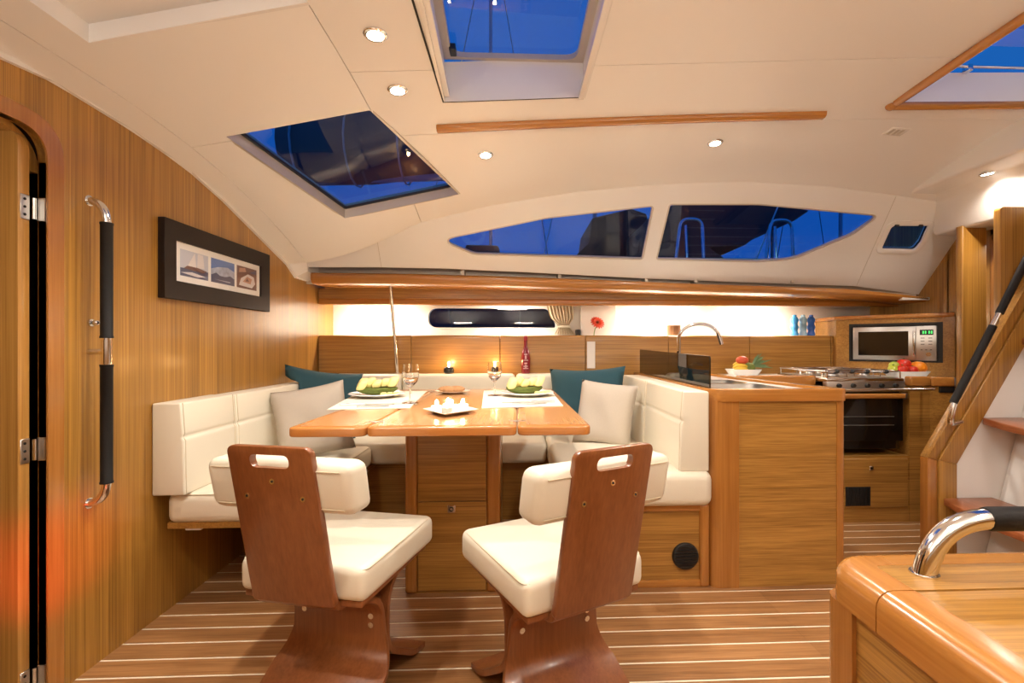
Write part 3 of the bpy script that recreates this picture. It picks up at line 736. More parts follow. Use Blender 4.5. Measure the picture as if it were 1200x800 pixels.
# fiddle rail (solid teak rim)
rim_o = rpoly([(PL - .012, PF - .014), (PRN + .016, PF - .004), (PRB + .014, RUN - .012), (PRB + .014, 3.38), (PL - .012, 3.38)], [.09, .03, 0, 0, 0], 8)
rim_i = rpoly([(PL + .03, PF + .042), (PRN - .055, PF + .048), (PRB - .035, RUN + .02), (PRB - .035, 3.375), (PL + .03, 3.375)], [.05, .02, 0, 0, 0], 8)
m_ = MB(); n_ = len(rim_o)
def ring_pz(o_, i_, z0, z1, top_in=0):
    m = MB(); n = len(o_); V = [(*p, z0) for p in o_] + [(*p, z1) for p in o_] + [(*p, z1 - top_in) for p in i_] + [(*p, z0) for p in i_]
    return m.add(V, [(a * n + i, a * n + (i + 1) % n, b * n + (i + 1) % n, b * n + i) for i in range(n) for a, b in ((0, 1), (1, 2), (2, 3), (3, 0))])
part('fiddle_rail', ring_pz(rim_o, rim_i, .792, PTOP), M['solid'], pen, bevel=.010, seg=3, ang=60)
wt = part('worktop', MB().pz(grow(rim_i, .006), .79, .832), M['corian'], pen, smooth=False)
# twin sink bowls
bowls = [(PL + .08, PL + .40, 2.14, 2.46), (PL + .08, PL + .38, 2.50, 2.74)]
cut(wt, [MB().pz(rect(*b, .05), .78, .9) for b in bowls])
cut(bpy.data.objects[[o.name for o in pen.children if o.name.startswith('body')][0]], [MB().pz(rect(*b, .05), .66, .9) for b in bowls])
for b in bowls:
    s_ = part('sink_bowl', MB().prism(rect(*b, .05), lambda a, c: (a, c, .833), lambda a, c: (b[0] + .02 + (a - b[0]) * .88, b[2] + .015 + (c - b[2]) * .9, .69)), M['steel'], pen)
    me = s_.data; bm = bmesh.new(); bm.from_mesh(me)
    top_f = max(bm.faces, key=lambda f: f.calc_center_median().z); bmesh.ops.delete(bm, geom=[top_f], context='FACES_ONLY'); bm.to_mesh(me); bm.free()
    part('rim', ring_pz(grow(rect(*b, .05), .014), rect(*b, .05), .831, .835), M['chrome'], s_)
    part('drain', MB().disc(((b[0] + b[1]) / 2, (b[2] + b[3]) / 2, .690), (0, 0, 1), .03, .004, 16), M['chrome'], s_)
# smoked splash glass along the left rim
g = tag(part('splash_screen', MB().px(rpoly([(2.09, PTOP - .004), (3.30, PTOP - .004), (3.30, 1.005), (2.09, .985)], [0, 0, .01, .012], 4), PL + .012, PL + .020), M['pane_dark'], off=(PL, 2.7, PTOP)),
        'smoked glass splash screen standing on the peninsula edge', 'glass screen')
fp_ = Vector((PL + .122, 2.82, .832))
fa_ = thing('sink_tap', 'chrome gooseneck kitchen tap behind the smoked screen', 'tap', fp_)
part('base', MB().lathe(fp_, [(.03, 0), (.03, .012), (.022, .02), (.018, .06)], 20), M['chrome'], fa_)
arcp = [fp_ + Vector((0, 0, .02)), fp_ + Vector((0, 0, .24))] + [fp_ + Vector((.115 - .115 * math.cos(t), -.03 * math.sin(t / 2), .24 + .085 * math.sin(t))) for t in [i / 12 * math.pi * .96 for i in range(1, 13)]]
arcp.append(arcp[-1] + Vector((.012, -.004, -.045)))
part('spout', MB().tube(arcp, .0115, 12), M['chrome'], fa_)
part('lever', MB().tube([fp_ + Vector((0, -.02, .04)), fp_ + Vector((0, -.05, .055)), fp_ + Vector((0, -.09, .085))], [.011, .007, .005], 8), M['chrome'], fa_)
q = fp_ + Vector((.01, -.16, 0))
tp = thing('water_pump_tap', 'small black and chrome pump tap beside the gooseneck tap', 'tap', q)
part('stem', MB().lathe(q, [(.02, 0), (.018, .03), (.012, .04), (.012, .09)], 16), M['black'], tp)
part('nozzle', MB().tube([q + Vector((0, 0, .085)), q + Vector((.03, 0, .10)), q + Vector((.07, 0, .09))], .008, 8), M['chrome'], tp)

# ---- back run of the galley
SVX0, SVX1, SVY = 1.795, 2.262, 2.755
run = thing('galley_run', 'low teak galley run with white top beside the stove', 'kitchen counter', (1.55, 3.1, 0))
part('body', MB().box(PRB + .004, SVX0 - .006, RUN, 3.38, 0, .79), M['teak_h'], run, smooth=False)
part('worktop', MB().box(PRB + .016, SVX0 - .006, RUN + .03, 3.382, .792, .832), M['corian'], run, smooth=False)
part('fiddle_rail', MB().rbox(PRB + .016, SVX0 - .004, RUN - .014, RUN + .035, .792, PTOP + .006, .010, 3), M['solid'], run)

# ---- stove cabinet: plinth under the oven and side unit
cab = thing('stove_cabinet', 'teak stove housing with side cupboard beside the steps', 'cabinet', (2.2, 3.0, 0))
part('plinth', MB().box(SVX0 - .002, SVX1 + .03, SVY, 3.38, 0, PY(1030, 534, SVY).z), M['teak_h'], cab, smooth=False)
dz0, dz1 = PY(1030, 594, SVY).z, PY(1030, 537, SVY).z
part('drawer_front', MB().rbox(SVX0 + .01, SVX1 + .018, SVY - .006, SVY + .004, dz0, dz1, .002, 1), M['teak_h'], cab)
la = PY(1020, 548, SVY); l_ = part('latch', MB().rbox(la.x - .012, la.x + .012, SVY - .011, SVY - .004, la.z - .012, la.z + .012, .002, 1), M['chrome'], cab)
part('keyhole', MB().disc((la.x, SVY - .0105, la.z), (0, -1, 0), .005, .0015, 10), M['black'], l_)
va, vb = PY(990, 570, SVY), PY(1019, 592, SVY)
vn = part('air_grille', MB().box(va.x, vb.x, SVY - .009, SVY, vb.z, va.z), M['black'], cab, bevel=.002)
for i in range(6):
    x = va.x + .012 + i * (vb.x - va.x - .024) / 5; part('slat', MB().box(x - .003, x + .003, SVY - .013, SVY - .008, vb.z + .006, va.z - .006), M['rubber'], vn, smooth=False)
part('side_unit', MB().box(SVX1 + .032, 2.415, SVY, 3.30, 0, .79), M['teak_h'], cab, smooth=False)
part('end_unit', MB().pz([(2.417, SVY), (2.528, SVY - .035), (2.528, 3.0), (2.417, 3.0)], 0, .79), M['teak_h'], cab, smooth=False)
part('fiddle_rail', MB().rbox(SVX1 + .03, 2.415, SVY - .014, SVY + .04, .792, PTOP + .005, .010, 3), M['solid'], cab)
part('fiddle_rail', MB().pz([(2.417, SVY - .014), (2.528, SVY - .049), (2.528, SVY + .02), (2.417, SVY + .04)], .792, PTOP + .003), M['solid'], cab, bevel=.009, seg=3)
part('worktop', MB().pz([(SVX1 + .035, SVY + .035), (2.417, SVY + .035), (2.528, SVY), (2.70, SVY), (2.70, 2.88), (SVX1 + .035, 3.29)], .79, .8325), M['corian'], cab, smooth=False)
part('worktop', MB().box(SVX0 - .002, 2.30, 3.305, 3.382, .79, .832), M['corian'], cab, smooth=False)
part('back_panel', MB().box(SVX0, SVX1 + .03, 3.33, 3.38, .36, .79), M['dark'], cab, smooth=False)
sa, sb = PY(1101, 450, 2.735), PY(1116.5, 460, 2.725)
fy = lambda x: SVY - .035 * (x - 2.417) / .111
part('socket', MB().prism([(sa.x, sb.z), (sb.x, sb.z), (sb.x, sa.z), (sa.x, sa.z)], lambda x, z: (x, fy(x) + .002, z), lambda x, z: (x, fy(x) - .007, z)), M['black'], cab, bevel=.002)
kn = PY(1081, 593, SVY)
part('knob', MB().lathe((0, 0, 0), [(.012, 0), (.014, .012), (.030, .02), (.034, .034), (.026, .046), (.01, .05)], 20), M['black'], cab)
k_ = bpy.data.objects[[o.name for o in cab.children if o.name.startswith('knob')][0]]
k_.data.transform(Matrix.Translation(Vector((kn.x, SVY, kn.z)) - OFF[cab.name]) @ Matrix.Rotation(R(90), 4, 'X') @ Matrix.Translation(OFF[cab.name]))

# ---- stove
sv = thing('gas_stove', 'stainless gimballed gas stove with dark oven door', 'stove', (2.03, 3.0, .36))
zt_ = .852
part('oven_body', MB().box(SVX0 + .03, SVX1 - .004, SVY + .03, 3.30, .42, .80), M['oven'], sv, bevel=.004)
od = part('oven_door', MB().rbox(SVX0 + .02, SVX1 - .002, SVY + .004, SVY + .035, PY(1030, 517, SVY).z, PY(1030, 464, SVY).z, .005, 2), M['oven'], sv)
hz = PY(1030, 464, SVY).z
part('handle', MB().rbox(SVX0 + .03, SVX1 - .004, SVY - .022, SVY + .012, hz - .014, hz + .016, .010, 3), M['solid'], od)
for xx in (SVX0 + .026, SVX1 - .006): part('handle_end', MB().rbox(xx - .006, xx + .012, SVY - .02, SVY + .014, hz - .016, hz + .018, .004, 2), M['steel'], od)
for zz in (PY(1030, 488, SVY).z, PY(1030, 498, SVY).z): part('rack', MB().tube([(SVX0 + .06, SVY + .002, zz), (SVX1 - .06, SVY + .002, zz)], .002, 6), M['steel'], od)
cpz0, cpz1 = PY(1030, 456, SVY).z, PY(1030, 447, SVY).z
cpn = part('control_panel', MB().rbox(SVX0 + .0, SVX1 + .002, SVY - .002, SVY + .04, cpz0 - .012, cpz1 + .002, .004, 2), M['steel'], sv)
for i in range(5):
    x = SVX0 + .07 + i * .085
    k = part('knob', MB().tube([(x, SVY, (cpz0 + cpz1) / 2), (x, SVY - .018, (cpz0 + cpz1) / 2)], [.014, .011], 14), M['black'], cpn)
part('hob', MB().rbox(SVX0, SVX1, SVY + .0, 3.30, cpz1 - .004, zt_ - .012, .006, 2), M['chrome'], sv)
part('spill_tray', MB().box(SVX0 + .02, SVX1 - .02, SVY + .02, 3.28, zt_ - .013, zt_ - .008), M['steel'], sv, bevel=.003)
for (x, y, r) in ((1.92, 2.90, .045), (2.14, 2.92, .035), (1.93, 3.14, .035), (2.14, 3.15, .04)):
    b = part('burner', MB().lathe((x, y, zt_ - .009), [(r, 0), (r, .006), (r * .8, .008), (r * .75, .014), (.004, .016)], 18), M['steel'], sv)
    part('cap', MB().lathe((x, y, zt_ + .007), [(r * .6, 0), (r * .62, .004), (r * .4, .007)], 16), M['black'], b)
    gr = part('pan_support', MB().loop([(x + .09 * math.cos(t), y + .09 * math.sin(t), zt_ + .016) for t in [i / 20 * 2 * math.pi for i in range(20)]], .003), M['chrome'], sv)
    for k in range(4):
        c, s = math.cos(k * math.pi / 2 + .4), math.sin(k * math.pi / 2 + .4)
        part('prong', MB().tube([(x + .095 * c, y + .095 * s, zt_ - .008), (x + .09 * c, y + .09 * s, zt_ + .02), (x + .03 * c, y + .03 * s, zt_ + .020)], .003, 6), M['chrome'], gr)
rail = [(SVX0 + .01, 3.28, zt_ + .028), (SVX0 + .01, SVY + .015, zt_ + .028), (SVX1 - .01, SVY + .015, zt_ + .028), (SVX1 - .01, 3.28, zt_ + .028)]
rl = part('pot_rail', MB().tube(fillet(rail, .02) + [Vector(rail[0])], .005, 8), M['chrome'], sv)
for x in (SVX0 + .012, SVX1 - .012):
    for y in (SVY + .016, 3.27): part('rail_post', MB().tube([(x, y, zt_ - .015), (x, y, zt_ + .028)], .004, 6), M['chrome'], rl)
for u in (980, 998, 1016, 1038):
    p = PY(u, 438, SVY + .02)
    part('pot_clamp_knob', MB().ell((p.x, SVY + .02, zt_ + .026), (.016, .018, .013), 12, 8), M['black'], sv)
for (x0_, y0_, x1_, y1_) in ((1.82, 2.85, 2.24, 2.83), (1.82, 3.05, 2.24, 3.0), (1.85, 3.2, 2.2, 3.24)):
    part('pot_clamp', MB().tube([(x0_, y0_, zt_ + .03), ((x0_ + x1_) / 2, y0_ - .02, zt_ + .034), (x1_, y1_, zt_ + .03)], .004, 6), M['chrome'], sv)
gb0, gb1 = PY(968, 457.5, 2.68), PY(1095, 456, 2.68)
gr = thing('grab_bar', 'straight steel grab bar across the front of the stove', 'grab rail', gb1)
part('bar', MB().tube([gb0, gb1], .0085, 10), M['chrome'], gr)
part('standoff', MB().tube([gb1 - Vector((.012, 0, 0)), Vector((gb1.x - .012, SVY + .002, gb1.z))], .008, 10), M['chrome'], gr)
part('standoff', MB().tube([gb0 + Vector((.012, 0, 0)), Vector((gb0.x + .012, RUN + .002, gb0.z))], .008, 10), M['chrome'], gr)

# ---- diagonal microwave cabinet in the aft corner
mc = PY(994, 400, 3.30); CC = mc.x + mc.y
DN = Vector((-1, -1, 0)).normalized(); DU = Vector((1, -1, 0)).normalized(); DP = Vector((mc.x, mc.y, 0))
def DG(u, v, d=0):
    p = PPL(u, v, DP, DN); return ((p - DP).dot(DU), p.z)
def dg3(a, z, d=0): return tuple(DP + DU * a + Vector((0, 0, z)) + DN * d)
def dbox(a0, a1, z0, z1, d0, d1):
    return MB().prism([(a0, z0), (a1, z0), (a1, z1), (a0, z1)], lambda a, z: dg3(a, z, d0), lambda a, z: dg3(a, z, d1))
A0 = -.075; A1 = (AX - .024 - mc.x) / .7072
MZ = DG(1050, 372)[1]
ca = thing('microwave_cabinet', 'diagonal teak corner cabinet framing the microwave', 'cabinet', dg3(.25, .83))
m0, m1 = DG(995, 423), DG(1105, 377)
face = part('face_panel', dbox(A0, A1, .8315, MZ - .004, -.02, 0), M['teak_h'], ca, smooth=False)
cut(face, [dbox(m0[0], m1[0], m0[1], m1[1], -.2, .2)])
part('top', MB().pz([dg3(A0 - .01, 0, .012)[:2], dg3(A1, 0, .012)[:2], (AX - .002, HULL - .002), (DP.x - .02, HULL - .002)], MZ - .006, MZ + .022), M['solid'], ca, bevel=.006)
part('side_panel', MB().pz([dg3(A0, 0, 0)[:2], dg3(A0 + .03, 0, -.02)[:2], (DP.x + .03, HULL - .001), (DP.x - .01, HULL - .001)], .8315, MZ - .005), M['teak_h'], ca, smooth=False)
part('recess', dbox(m0[0] - .01, m1[0] + .01, m0[1] - .01, m1[1] + .01, -.03, -.022), M['black'], ca, smooth=False)
part('surround', MB().add(*(lambda a0, a1, z0, z1, t: ([dg3(a0, z0, .003), dg3(a1, z0, .003), dg3(a1, z1, .003), dg3(a0, z1, .003), dg3(a0 + t, z0 + t, .003), dg3(a1 - t, z0 + t, .003), dg3(a1 - t, z1 - t, .003), dg3(a0 + t, z1 - t, .003),
      dg3(a0, z0, -.022), dg3(a1, z0, -.022), dg3(a1, z1, -.022), dg3(a0, z1, -.022)],
      [(0, 1, 5, 4), (1, 2, 6, 5), (2, 3, 7, 6), (3, 0, 4, 7), (0, 1, 9, 8), (1, 2, 10, 9), (2, 3, 11, 10), (3, 0, 8, 11)]))(m0[0], m1[0], m0[1], m1[1], .012)), M['black'], ca, smooth=False)
mw = thing('microwave_oven', 'silver built-in microwave with dark door and keypad', 'microwave', dg3(.25, m0[1]))
b0, b1 = DG(1000, 421), DG(1098, 381.5)
part('body', dbox(b0[0], b1[0], b0[1], b1[1], -.021, .012), M['steel'], mw, bevel=.003)
w0, w1 = DG(1006.5, 416), DG(1065, 388)
dr = part('door', dbox(b0[0] + .004, DG(1074, 400)[0], b0[1] + .004, b1[1] - .004, .010, .020), M['steel'], mw, bevel=.003)
part('door_glass', dbox(w0[0], w1[0], w0[1], w1[1], .0195, .0215), M['oven'], dr, smooth=False)
hx = DG(1071.5, 400)[0]
part('handle', dbox(hx - .006, hx + .007, b0[1] + .03, b1[1] - .03, .019, .040), M['chrome'], dr, bevel=.004)
k0, k1 = DG(1078, 392.5), DG(1094, 386)
pn = part('display', dbox(k0[0], k1[0], k0[1], k1[1], .0115, .0135), M['black'], mw, smooth=False)
M['led'] = emit('green_digits', (.1, 1, .2), .6)
for i in range(4):
    a = k0[0] + .014 + i * .012 + (.006 if i > 1 else 0); part('digit', dbox(a, a + .007, k0[1] + .008, k1[1] - .008, .0134, .0142), M['led'], pn, smooth=False)
for r_ in range(4):
    for c_ in range(2 if r_ < 3 else 3):
        a = DG(1079 + c_ * (9 if r_ < 3 else 5.5), 400)[0]; z = DG(1085, 396 + r_ * (3.6 if r_ < 3 else 4.6), )[1]
        part('button', dbox(a, a + (.02 if r_ < 3 else .01), z - .002, z + .002, .0115, .0132), M['rubber'], mw, smooth=False)
dc = DG(1088.5, 415)
part('dial', MB().tube([dg3(dc[0], dc[1], .011), dg3(dc[0], dc[1], .026)], [.016, .014], 18), M['chrome'], mw)

# ---- dining table
TZ = .775; TT = .032
tf = [PZ(333, 501.5, TZ), PZ(426, 501, TZ), PZ(606, 500, TZ), PZ(694, 499, TZ)]
TY0, TY1 = 1.55, 2.90
txl, tx1, tx2, txr = tf[0].x, tf[1].x, tf[2].x, tf[3].x
tb = thing('dining_table', 'varnished teak dining table with two folding leaves on a box pedestal', 'table', (-.245, 2.25, 0))
def leaf_(name, x0, x1, x0b, x1b, rads):
    pl = rpoly([(x0, TY0), (x1, TY0), (x1b, TY1), (x0b, TY1)], rads, 6)
    o = part(name, MB().pz(pl, TZ - TT, TZ - .0012), M['table_edge'], tb, bevel=.007, seg=3, ang=60)
    ins = rpoly([(x0 + .028, TY0 + .028), (x1 - .012, TY0 + .028), (x1b - .012, TY1 - .028), (x0b + .028, TY1 - .028)], .004, 3)
    part('veneer', MB().pz(ins, TZ - .003, TZ), M['table'], o, smooth=False)
    return o
leaf_('table_leaf', txl, tx1 - .0015, txl + .03, tx1 - .0015, [.03, .028, .0, .04])
leaf_('table_top', tx1 + .0015, tx2 - .0015, tx1 + .0015, tx2 - .0015, [.028, .028, 0, 0])
leaf_('table_leaf', tx2 + .0015, txr, tx2 + .0015, txr - .03, [.028, .03, .04, 0])
for x in (tx1, tx2):
    for y in (1.66, 2.75):
        h = part('hinge', MB().rbox(x - .028, x + .028, y - .010, y + .010, TZ - .002, TZ + .0003, .0004, 1), M['steel'], tb)
        for d in (-.018, .018): part('screw', MB().disc((x + d, y, TZ - .0003), (0, 0, 1), .004, .0008, 8), M['rubber'], h)
for x in (txl + .12, txr - .1): part('leaf_support', MB().tube([(x, 1.70, TZ - TT - .006), (x, 2.6, TZ - TT - .006)], .008, 8), M['steel'], tb)
ph = PZ(490, 697, 0); px0, px1 = PY(474.5, 600, 2.04).x, PY(586.5, 600, 2.04).x
part('pedestal', MB().box(px0 + .01, px1 - .01, 2.045, 2.62, 0, TZ - TT), M['teak_h'], tb, smooth=False)
for xa, xb in ((px0, px0 + .052), (px1 - .058, px1)):
    part('corner_post', MB().rbox(xa, xb, 2.034, 2.10, 0, TZ - TT, .014, 3), M['solid_z'], tb)
zl = PY(530, 587, 2.04).z
part('upper_panel', MB().rbox(px0 + .054, px1 - .060, 2.036, 2.047, zl + .002, TZ - TT - .002, .0015, 1), M['teak_h'], tb)
dr = part('locker_door', MB().rbox(px0 + .054, px1 - .060, 2.036, 2.047, .012, zl - .002, .0015, 1), M['teak_h'], tb)
q = PY(529, 596, 2.036)
la = part('latch', MB().rbox(q.x - .016, q.x + .016, 2.031, 2.037, q.z - .016, q.z + .016, .003, 1), M['chrome'], dr)
part('latch_knob', MB().loop([(q.x + .008 * math.cos(t), 2.030, q.z + .008 * math.sin(t)) for t in [i / 12 * 2 * math.pi for i in range(12)]], .002), M['rubber'], la)

# ---- plywood chairs
def ply_sheet(prof_c, th, w0, w1):
    """bent sheet: centre-line profile (y,z), thickness th, half-width varying"""
    n = len(prof_c); L = []; Rr = []
    for i in range(n):
        a = Vector(prof_c[max(0, i - 1)]); b = Vector(prof_c[min(n - 1, i + 1)]); t = (b - a).normalized(); nn = Vector((-t.y, t.x)) * th / 2
        p = Vector(prof_c[i]); k = i / (n - 1); hw = w0[0] + (w0[1] - w0[0]) * min(1, k * 2) if k < .5 else w0[1] + (w0[2] - w0[1]) * (k - .5) * 2
        L.append((p + nn, p - nn, hw))
    m = MB(); rows = []
    for a, b, hw in L: rows.append([Vector((-hw, a.x, a.y)), Vector((hw, a.x, a.y)), Vector((hw, b.x, b.y)), Vector((-hw, b.x, b.y)), Vector((-hw, a.x, a.y))])
    m.grid(rows); m.add(rows[0][:4], [(0, 1, 2, 3)]).add(rows[-1][:4], [(0, 1, 2, 3)])
    return m
def make_chair(label):
    t = thing('plywood_chair', label, 'chair', (0, 0, 0), 'swivel plywood chairs at the table')
    W, D, ZS = .188, .203, .478
    c = part('seat_cushion', MB().rbox(-W, W, -D, D, ZS - .088, ZS, .022, 4, fn=lambda v: Vector((v.x * (1 - .05 * (v.y - D) / D * -1 * .4), v.y, v.z + (.008 * (1 - (v.x / W) ** 2) * (1 - (v.y / D) ** 2) if v.z > ZS - .03 else 0)))), LE, t)
    part('piping', MB().loop([(x, y, ZS - .007) for x, y in rect(-W + .009, W - .009, -D + .009, D - .009, .025)], .0022), M['piping'], c)
    part('seat_board', MB().box(-W + .02, W - .02, -D + .01, D - .02, ZS - .102, ZS - .085), M['ply'], t, bevel=.003)
    # board
    zb, ztp, lean = .388, .797, .088; yb = -D - .024
    slope = lean / (ztp - zb)
    def bm3(x, z, d): return (x, yb - (z - zb) * slope + d, z)
    pl = rpoly([(-.115, zb), (.115, zb), (.112, ztp), (-.112, ztp)], [.012, .012, .022, .022], 5)
    bd = part('back_board', MB().prism(pl, lambda a, b: bm3(a, b, 0), lambda a, b: bm3(a, b, .020)), M['ply'], t, bevel=.004, seg=2)
    slot = rpoly([(-.052, ztp - .052), (.052, ztp - .052), (.052, ztp - .020), (-.052, ztp - .020)], .0158, 6)
    cut(bd, [MB().prism(slot, lambda a, b: bm3(a, b, -.05), lambda a, b: bm3(a, b, .05))])
    for x, z in ((0, ztp - .085), (-.075, ztp - .125), (.075, ztp - .125)):
        s = part('screw', MB().tube([bm3(x, z, .004), bm3(x, z, -.0015)], .0068, 12), M['chrome'], bd)
        part('screw_hole', MB().tube([bm3(x, z, 0), bm3(x, z, -.0022)], .003, 8), M['rubber'], s)
    part('back_tab', ply_sheet(bez((-D - .0155, .418), (-D - .012, .374), (-D + .03, .3735), 6) + [Vector((-D + .09, .3735))], .020, (.112, .112, .112), 0), M['ply'], t, bevel=.003)
    def lean_fn(v): return Vector((v.x, v.y - (v.z - .65) * slope, v.z))
    yc = yb - (.70 - zb) * slope + .020
    bc = part('back_cushion', MB().rbox(-.196, .196, yc, yc + .092, .628, .757, .026, 4, fn=lean_fn), LE, t)
    for z in (.646, .739):
        part('piping', MB().tube([lean_fn(Vector((x, y, z))) for x, y in ((-.172, yc - .0003), (.172, yc - .0003))], .0015, 6), M['piping'], bc)
    # crossed bent legs
    def curve(pts, n=5):
        P = [Vector(p) for p in pts]; out = [P[0]]
        for i in range(1, len(P) - 1):
            a = P[i] + (P[i - 1] - P[i]).normalized() * .055; b = P[i] + (P[i + 1] - P[i]).normalized() * .055; out += bez(a, P[i], b, n)
        return out + [P[-1]]
    rear = curve([(-.165, .376), (-.036, .318), (-.030, .165), (-.262, .014)])
    front = curve([(.175, .376), (.036, .30), (.026, .135), (.205, .014), (.262, .012)])
    part('leg', ply_sheet(rear, .018, (.135, .140, .180), 0), M['ply'], t, bevel=.0025)
    part('leg', ply_sheet(front, .018, (.115, .120, .130), 0), M['ply'], t, bevel=.0025)
    part('rear_foot', MB().box(-.165, .165, -.268, -.235, 0, .012), M['rubber'], t)
    part('front_foot', MB().box(-.12, .12, .235, .265, 0, .006), M['rubber'], t)
    part('spacer', MB().box(-.10, .10, -.026, .022, .18, .30), M['ply'], t, smooth=False)
    for x in (-.105, .105):
        for z in (.245, .270):
            if x > 0 or z > .25: part('bolt', MB().tube([(x, -.03, z), (x, -.0455, z)], .008, 12), M['chrome'], t)
    return t
ch1 = make_chair('plywood chair with cream cushions turned toward the peninsula side of the table')
ch2 = copy_tree(ch1, (.085, 1.385, 0), (0, 0, R(27)))
ch2['label'] = 'plywood chair with cream cushions standing between the other chair and the peninsula'
ch1['label'] = 'plywood chair with cream cushions standing nearest the bulkhead with the picture'
ch1.location = (-.505, 1.455, 0); ch1.rotation_euler = (0, 0, R(-13.8))

# ---- foreground chest with grab handle
CT = .60
c0 = PZ(962, 672, CT)
KX, KY1, KY0, KXR = .635, .985, .10, 1.55
chest = thing('nav_seat_chest', 'teak chest with rounded corner and steel grab handle in the foreground', 'chest', (1.0, .6, 0))
plan = rpoly([(KX, KY0), (KXR, KY0), (KXR, KY1), (KX, KY1)], [0, 0, 0, .075], 10)
part('body', MB().pz(grow(plan, -.006), 0, CT - .075), M['teak_y'], chest, ang=60)
part('corner_post', MB().pz(rpoly([(KX - .003, KY1 - .09), (KX + .09, KY1 - .09), (KX + .09, KY1 + .003), (KX - .003, KY1 + .003)], [0, 0, 0, .078], 10), 0, CT - .075), M['solid_z'], chest, ang=60)
GY = .826
def sweep_rim(path, name, mat):
    """path: (x, y, outward normal); quarter-round rim section"""
    rows = []
    pr = [(0, -.073), (0, -.030)] + [(-.030 + .030 * math.cos(k * math.pi / 10), -.030 + .030 * math.sin(k * math.pi / 10)) for k in range(1, 6)] + [(-.070, .0), (-.070, -.073)]
    for x, y, nx, ny in path: rows.append([Vector((x + nx * (o_ + .008), y + ny * (o_ + .008), CT + z)) for o_, z in pr])
    m = MB().grid([r_ + [r_[0]] for r_ in rows]); m.add(rows[0], [tuple(range(len(pr)))]).add(rows[-1], [tuple(range(len(pr)))])
    return part(name, m, mat, chest, ang=50)
RC = .075
sweep_rim([(KX, GY + .0015, -1, 0), (KX, KY1 - RC, -1, 0)] + [(KX + RC - RC * math.cos(t), KY1 - RC + RC * math.sin(t), -math.cos(t), math.sin(t)) for t in [k / 10 * math.pi / 2 for k in range(1, 11)]] + [(KX + RC + .03, KY1, 0, 1)], 'corner_cap', M['solid_y'])
sweep_rim([(KX + RC + .0315, KY1, 0, 1), (KXR, KY1, 0, 1)], 'back_rail', M['solid'])
sweep_rim([(KX, KY0, -1, 0), (KX, GY - .0015, -1, 0)], 'side_rail', M['solid_y'])
part('top_panel', MB().box(KX + .06, KXR, GY + .002, KY1 - .03, CT - .06, CT - .0005), M['teak_h'], chest, smooth=False)
part('lid', MB().box(KX + .05, KXR, KY0, GY - .004, CT - .06, CT - .001), M['teak_h'], chest, smooth=False)
hb_ = PZ(1083, 672, CT)
hz_ = CT + .098
xa = PY(1155, 600, hb_.y).x
hp = bez(hb_ + Vector((0, 0, -.002)), Vector((hb_.x + .02, hb_.y, hz_ + .004)), Vector((xa + .01, hb_.y, hz_ + .0035)), 14) + fillet([Vector((xa + .03, hb_.y, hz_ + .003)), Vector((KXR - .2, hb_.y, hz_)), Vector((KXR - .19, hb_.y, CT - .002))], .06, 6)
gh = thing('chest_grab_handle', 'polished steel grab handle wrapped in black leather on the chest', 'handle', hb_)
part('tube', MB().tube(hp, .0195, 16), M['chrome'], gh)
part('leather_grip', MB().tube([(xa, hb_.y, hz_ + .0035), (xa + .006, hb_.y, hz_ + .0035), (KXR - .32, hb_.y, hz_)], [.021, .0225, .0225], 18), M['blackleather'], gh)
part('flange', MB().disc(hb_ + Vector((0, 0, -.001)), (0, 0, 1), .024, .004, 18), M['chrome'], gh)

# ---- companionway steps
YSR = 2.20
sp_ = thing('companionway_steps', 'companionway steps with teak stringer and curved teak treads', 'stairs', tuple(PY(1100, 680, YSR)[:2]) + (0,))
def ypoly(pts, y=YSR): return [(PY(u, v, y).x, PY(u, v, y).z) for u, v in pts]
def slope_pt(p, u): # follow stringer slope upward
    return (u, p[1] - (u - p[0]) * 1.66)
a1 = ypoly([(1087, 536), slope_pt((1087, 536), 1290), slope_pt((1099, 539), 1300), (1099, 539)])
xL, xM, xR = PY(1087, 536, YSR).x, PY(1099, 539, YSR).x, PY(1120, 543, YSR).x
slp = 2.0
def board(x0, x1, zt0, zt1, y0, y1, mat, name):
    m = MB().py([(x0, 0), (x1, 0), (x1, zt1), (x0, zt0)], y0, y1); part(name, m, mat, sp_, bevel=.003)
zA, zB, zC = PY(1087, 536, YSR).z, PY(1099, 539, YSR).z, PY(1120, 543, YSR).z
board(xL, xM - .001, zA, zB, YSR - .0, YSR + .045, M['solid_z'], 'newel')
board(xM + .001, xR, zB, zC, YSR - .008, YSR + .04, M['teak_v'], 'newel')
L_ = min(.62, AX - .012 - xR)
zt0 = zA; dirv = (1, 1.66)
def sl(x0, z0, d): return (x0 + d, z0 + d * 1.66)
part('stringer', MB().py([(xL, zA), (xM - .001, zB), sl(xM - .001, zB, L_), sl(xL, zA, L_)], YSR, YSR + .045), M['teak_v'], sp_, bevel=.003)
part('stringer', MB().py([(xM + .001, zB), (xR, zC), sl(xR, zC, L_ * 1.0), sl(xM + .001, zB, L_)], YSR - .008, YSR + .04), M['teak_v'], sp_, bevel=.003)
jx = PY(1172, 404, YSR)
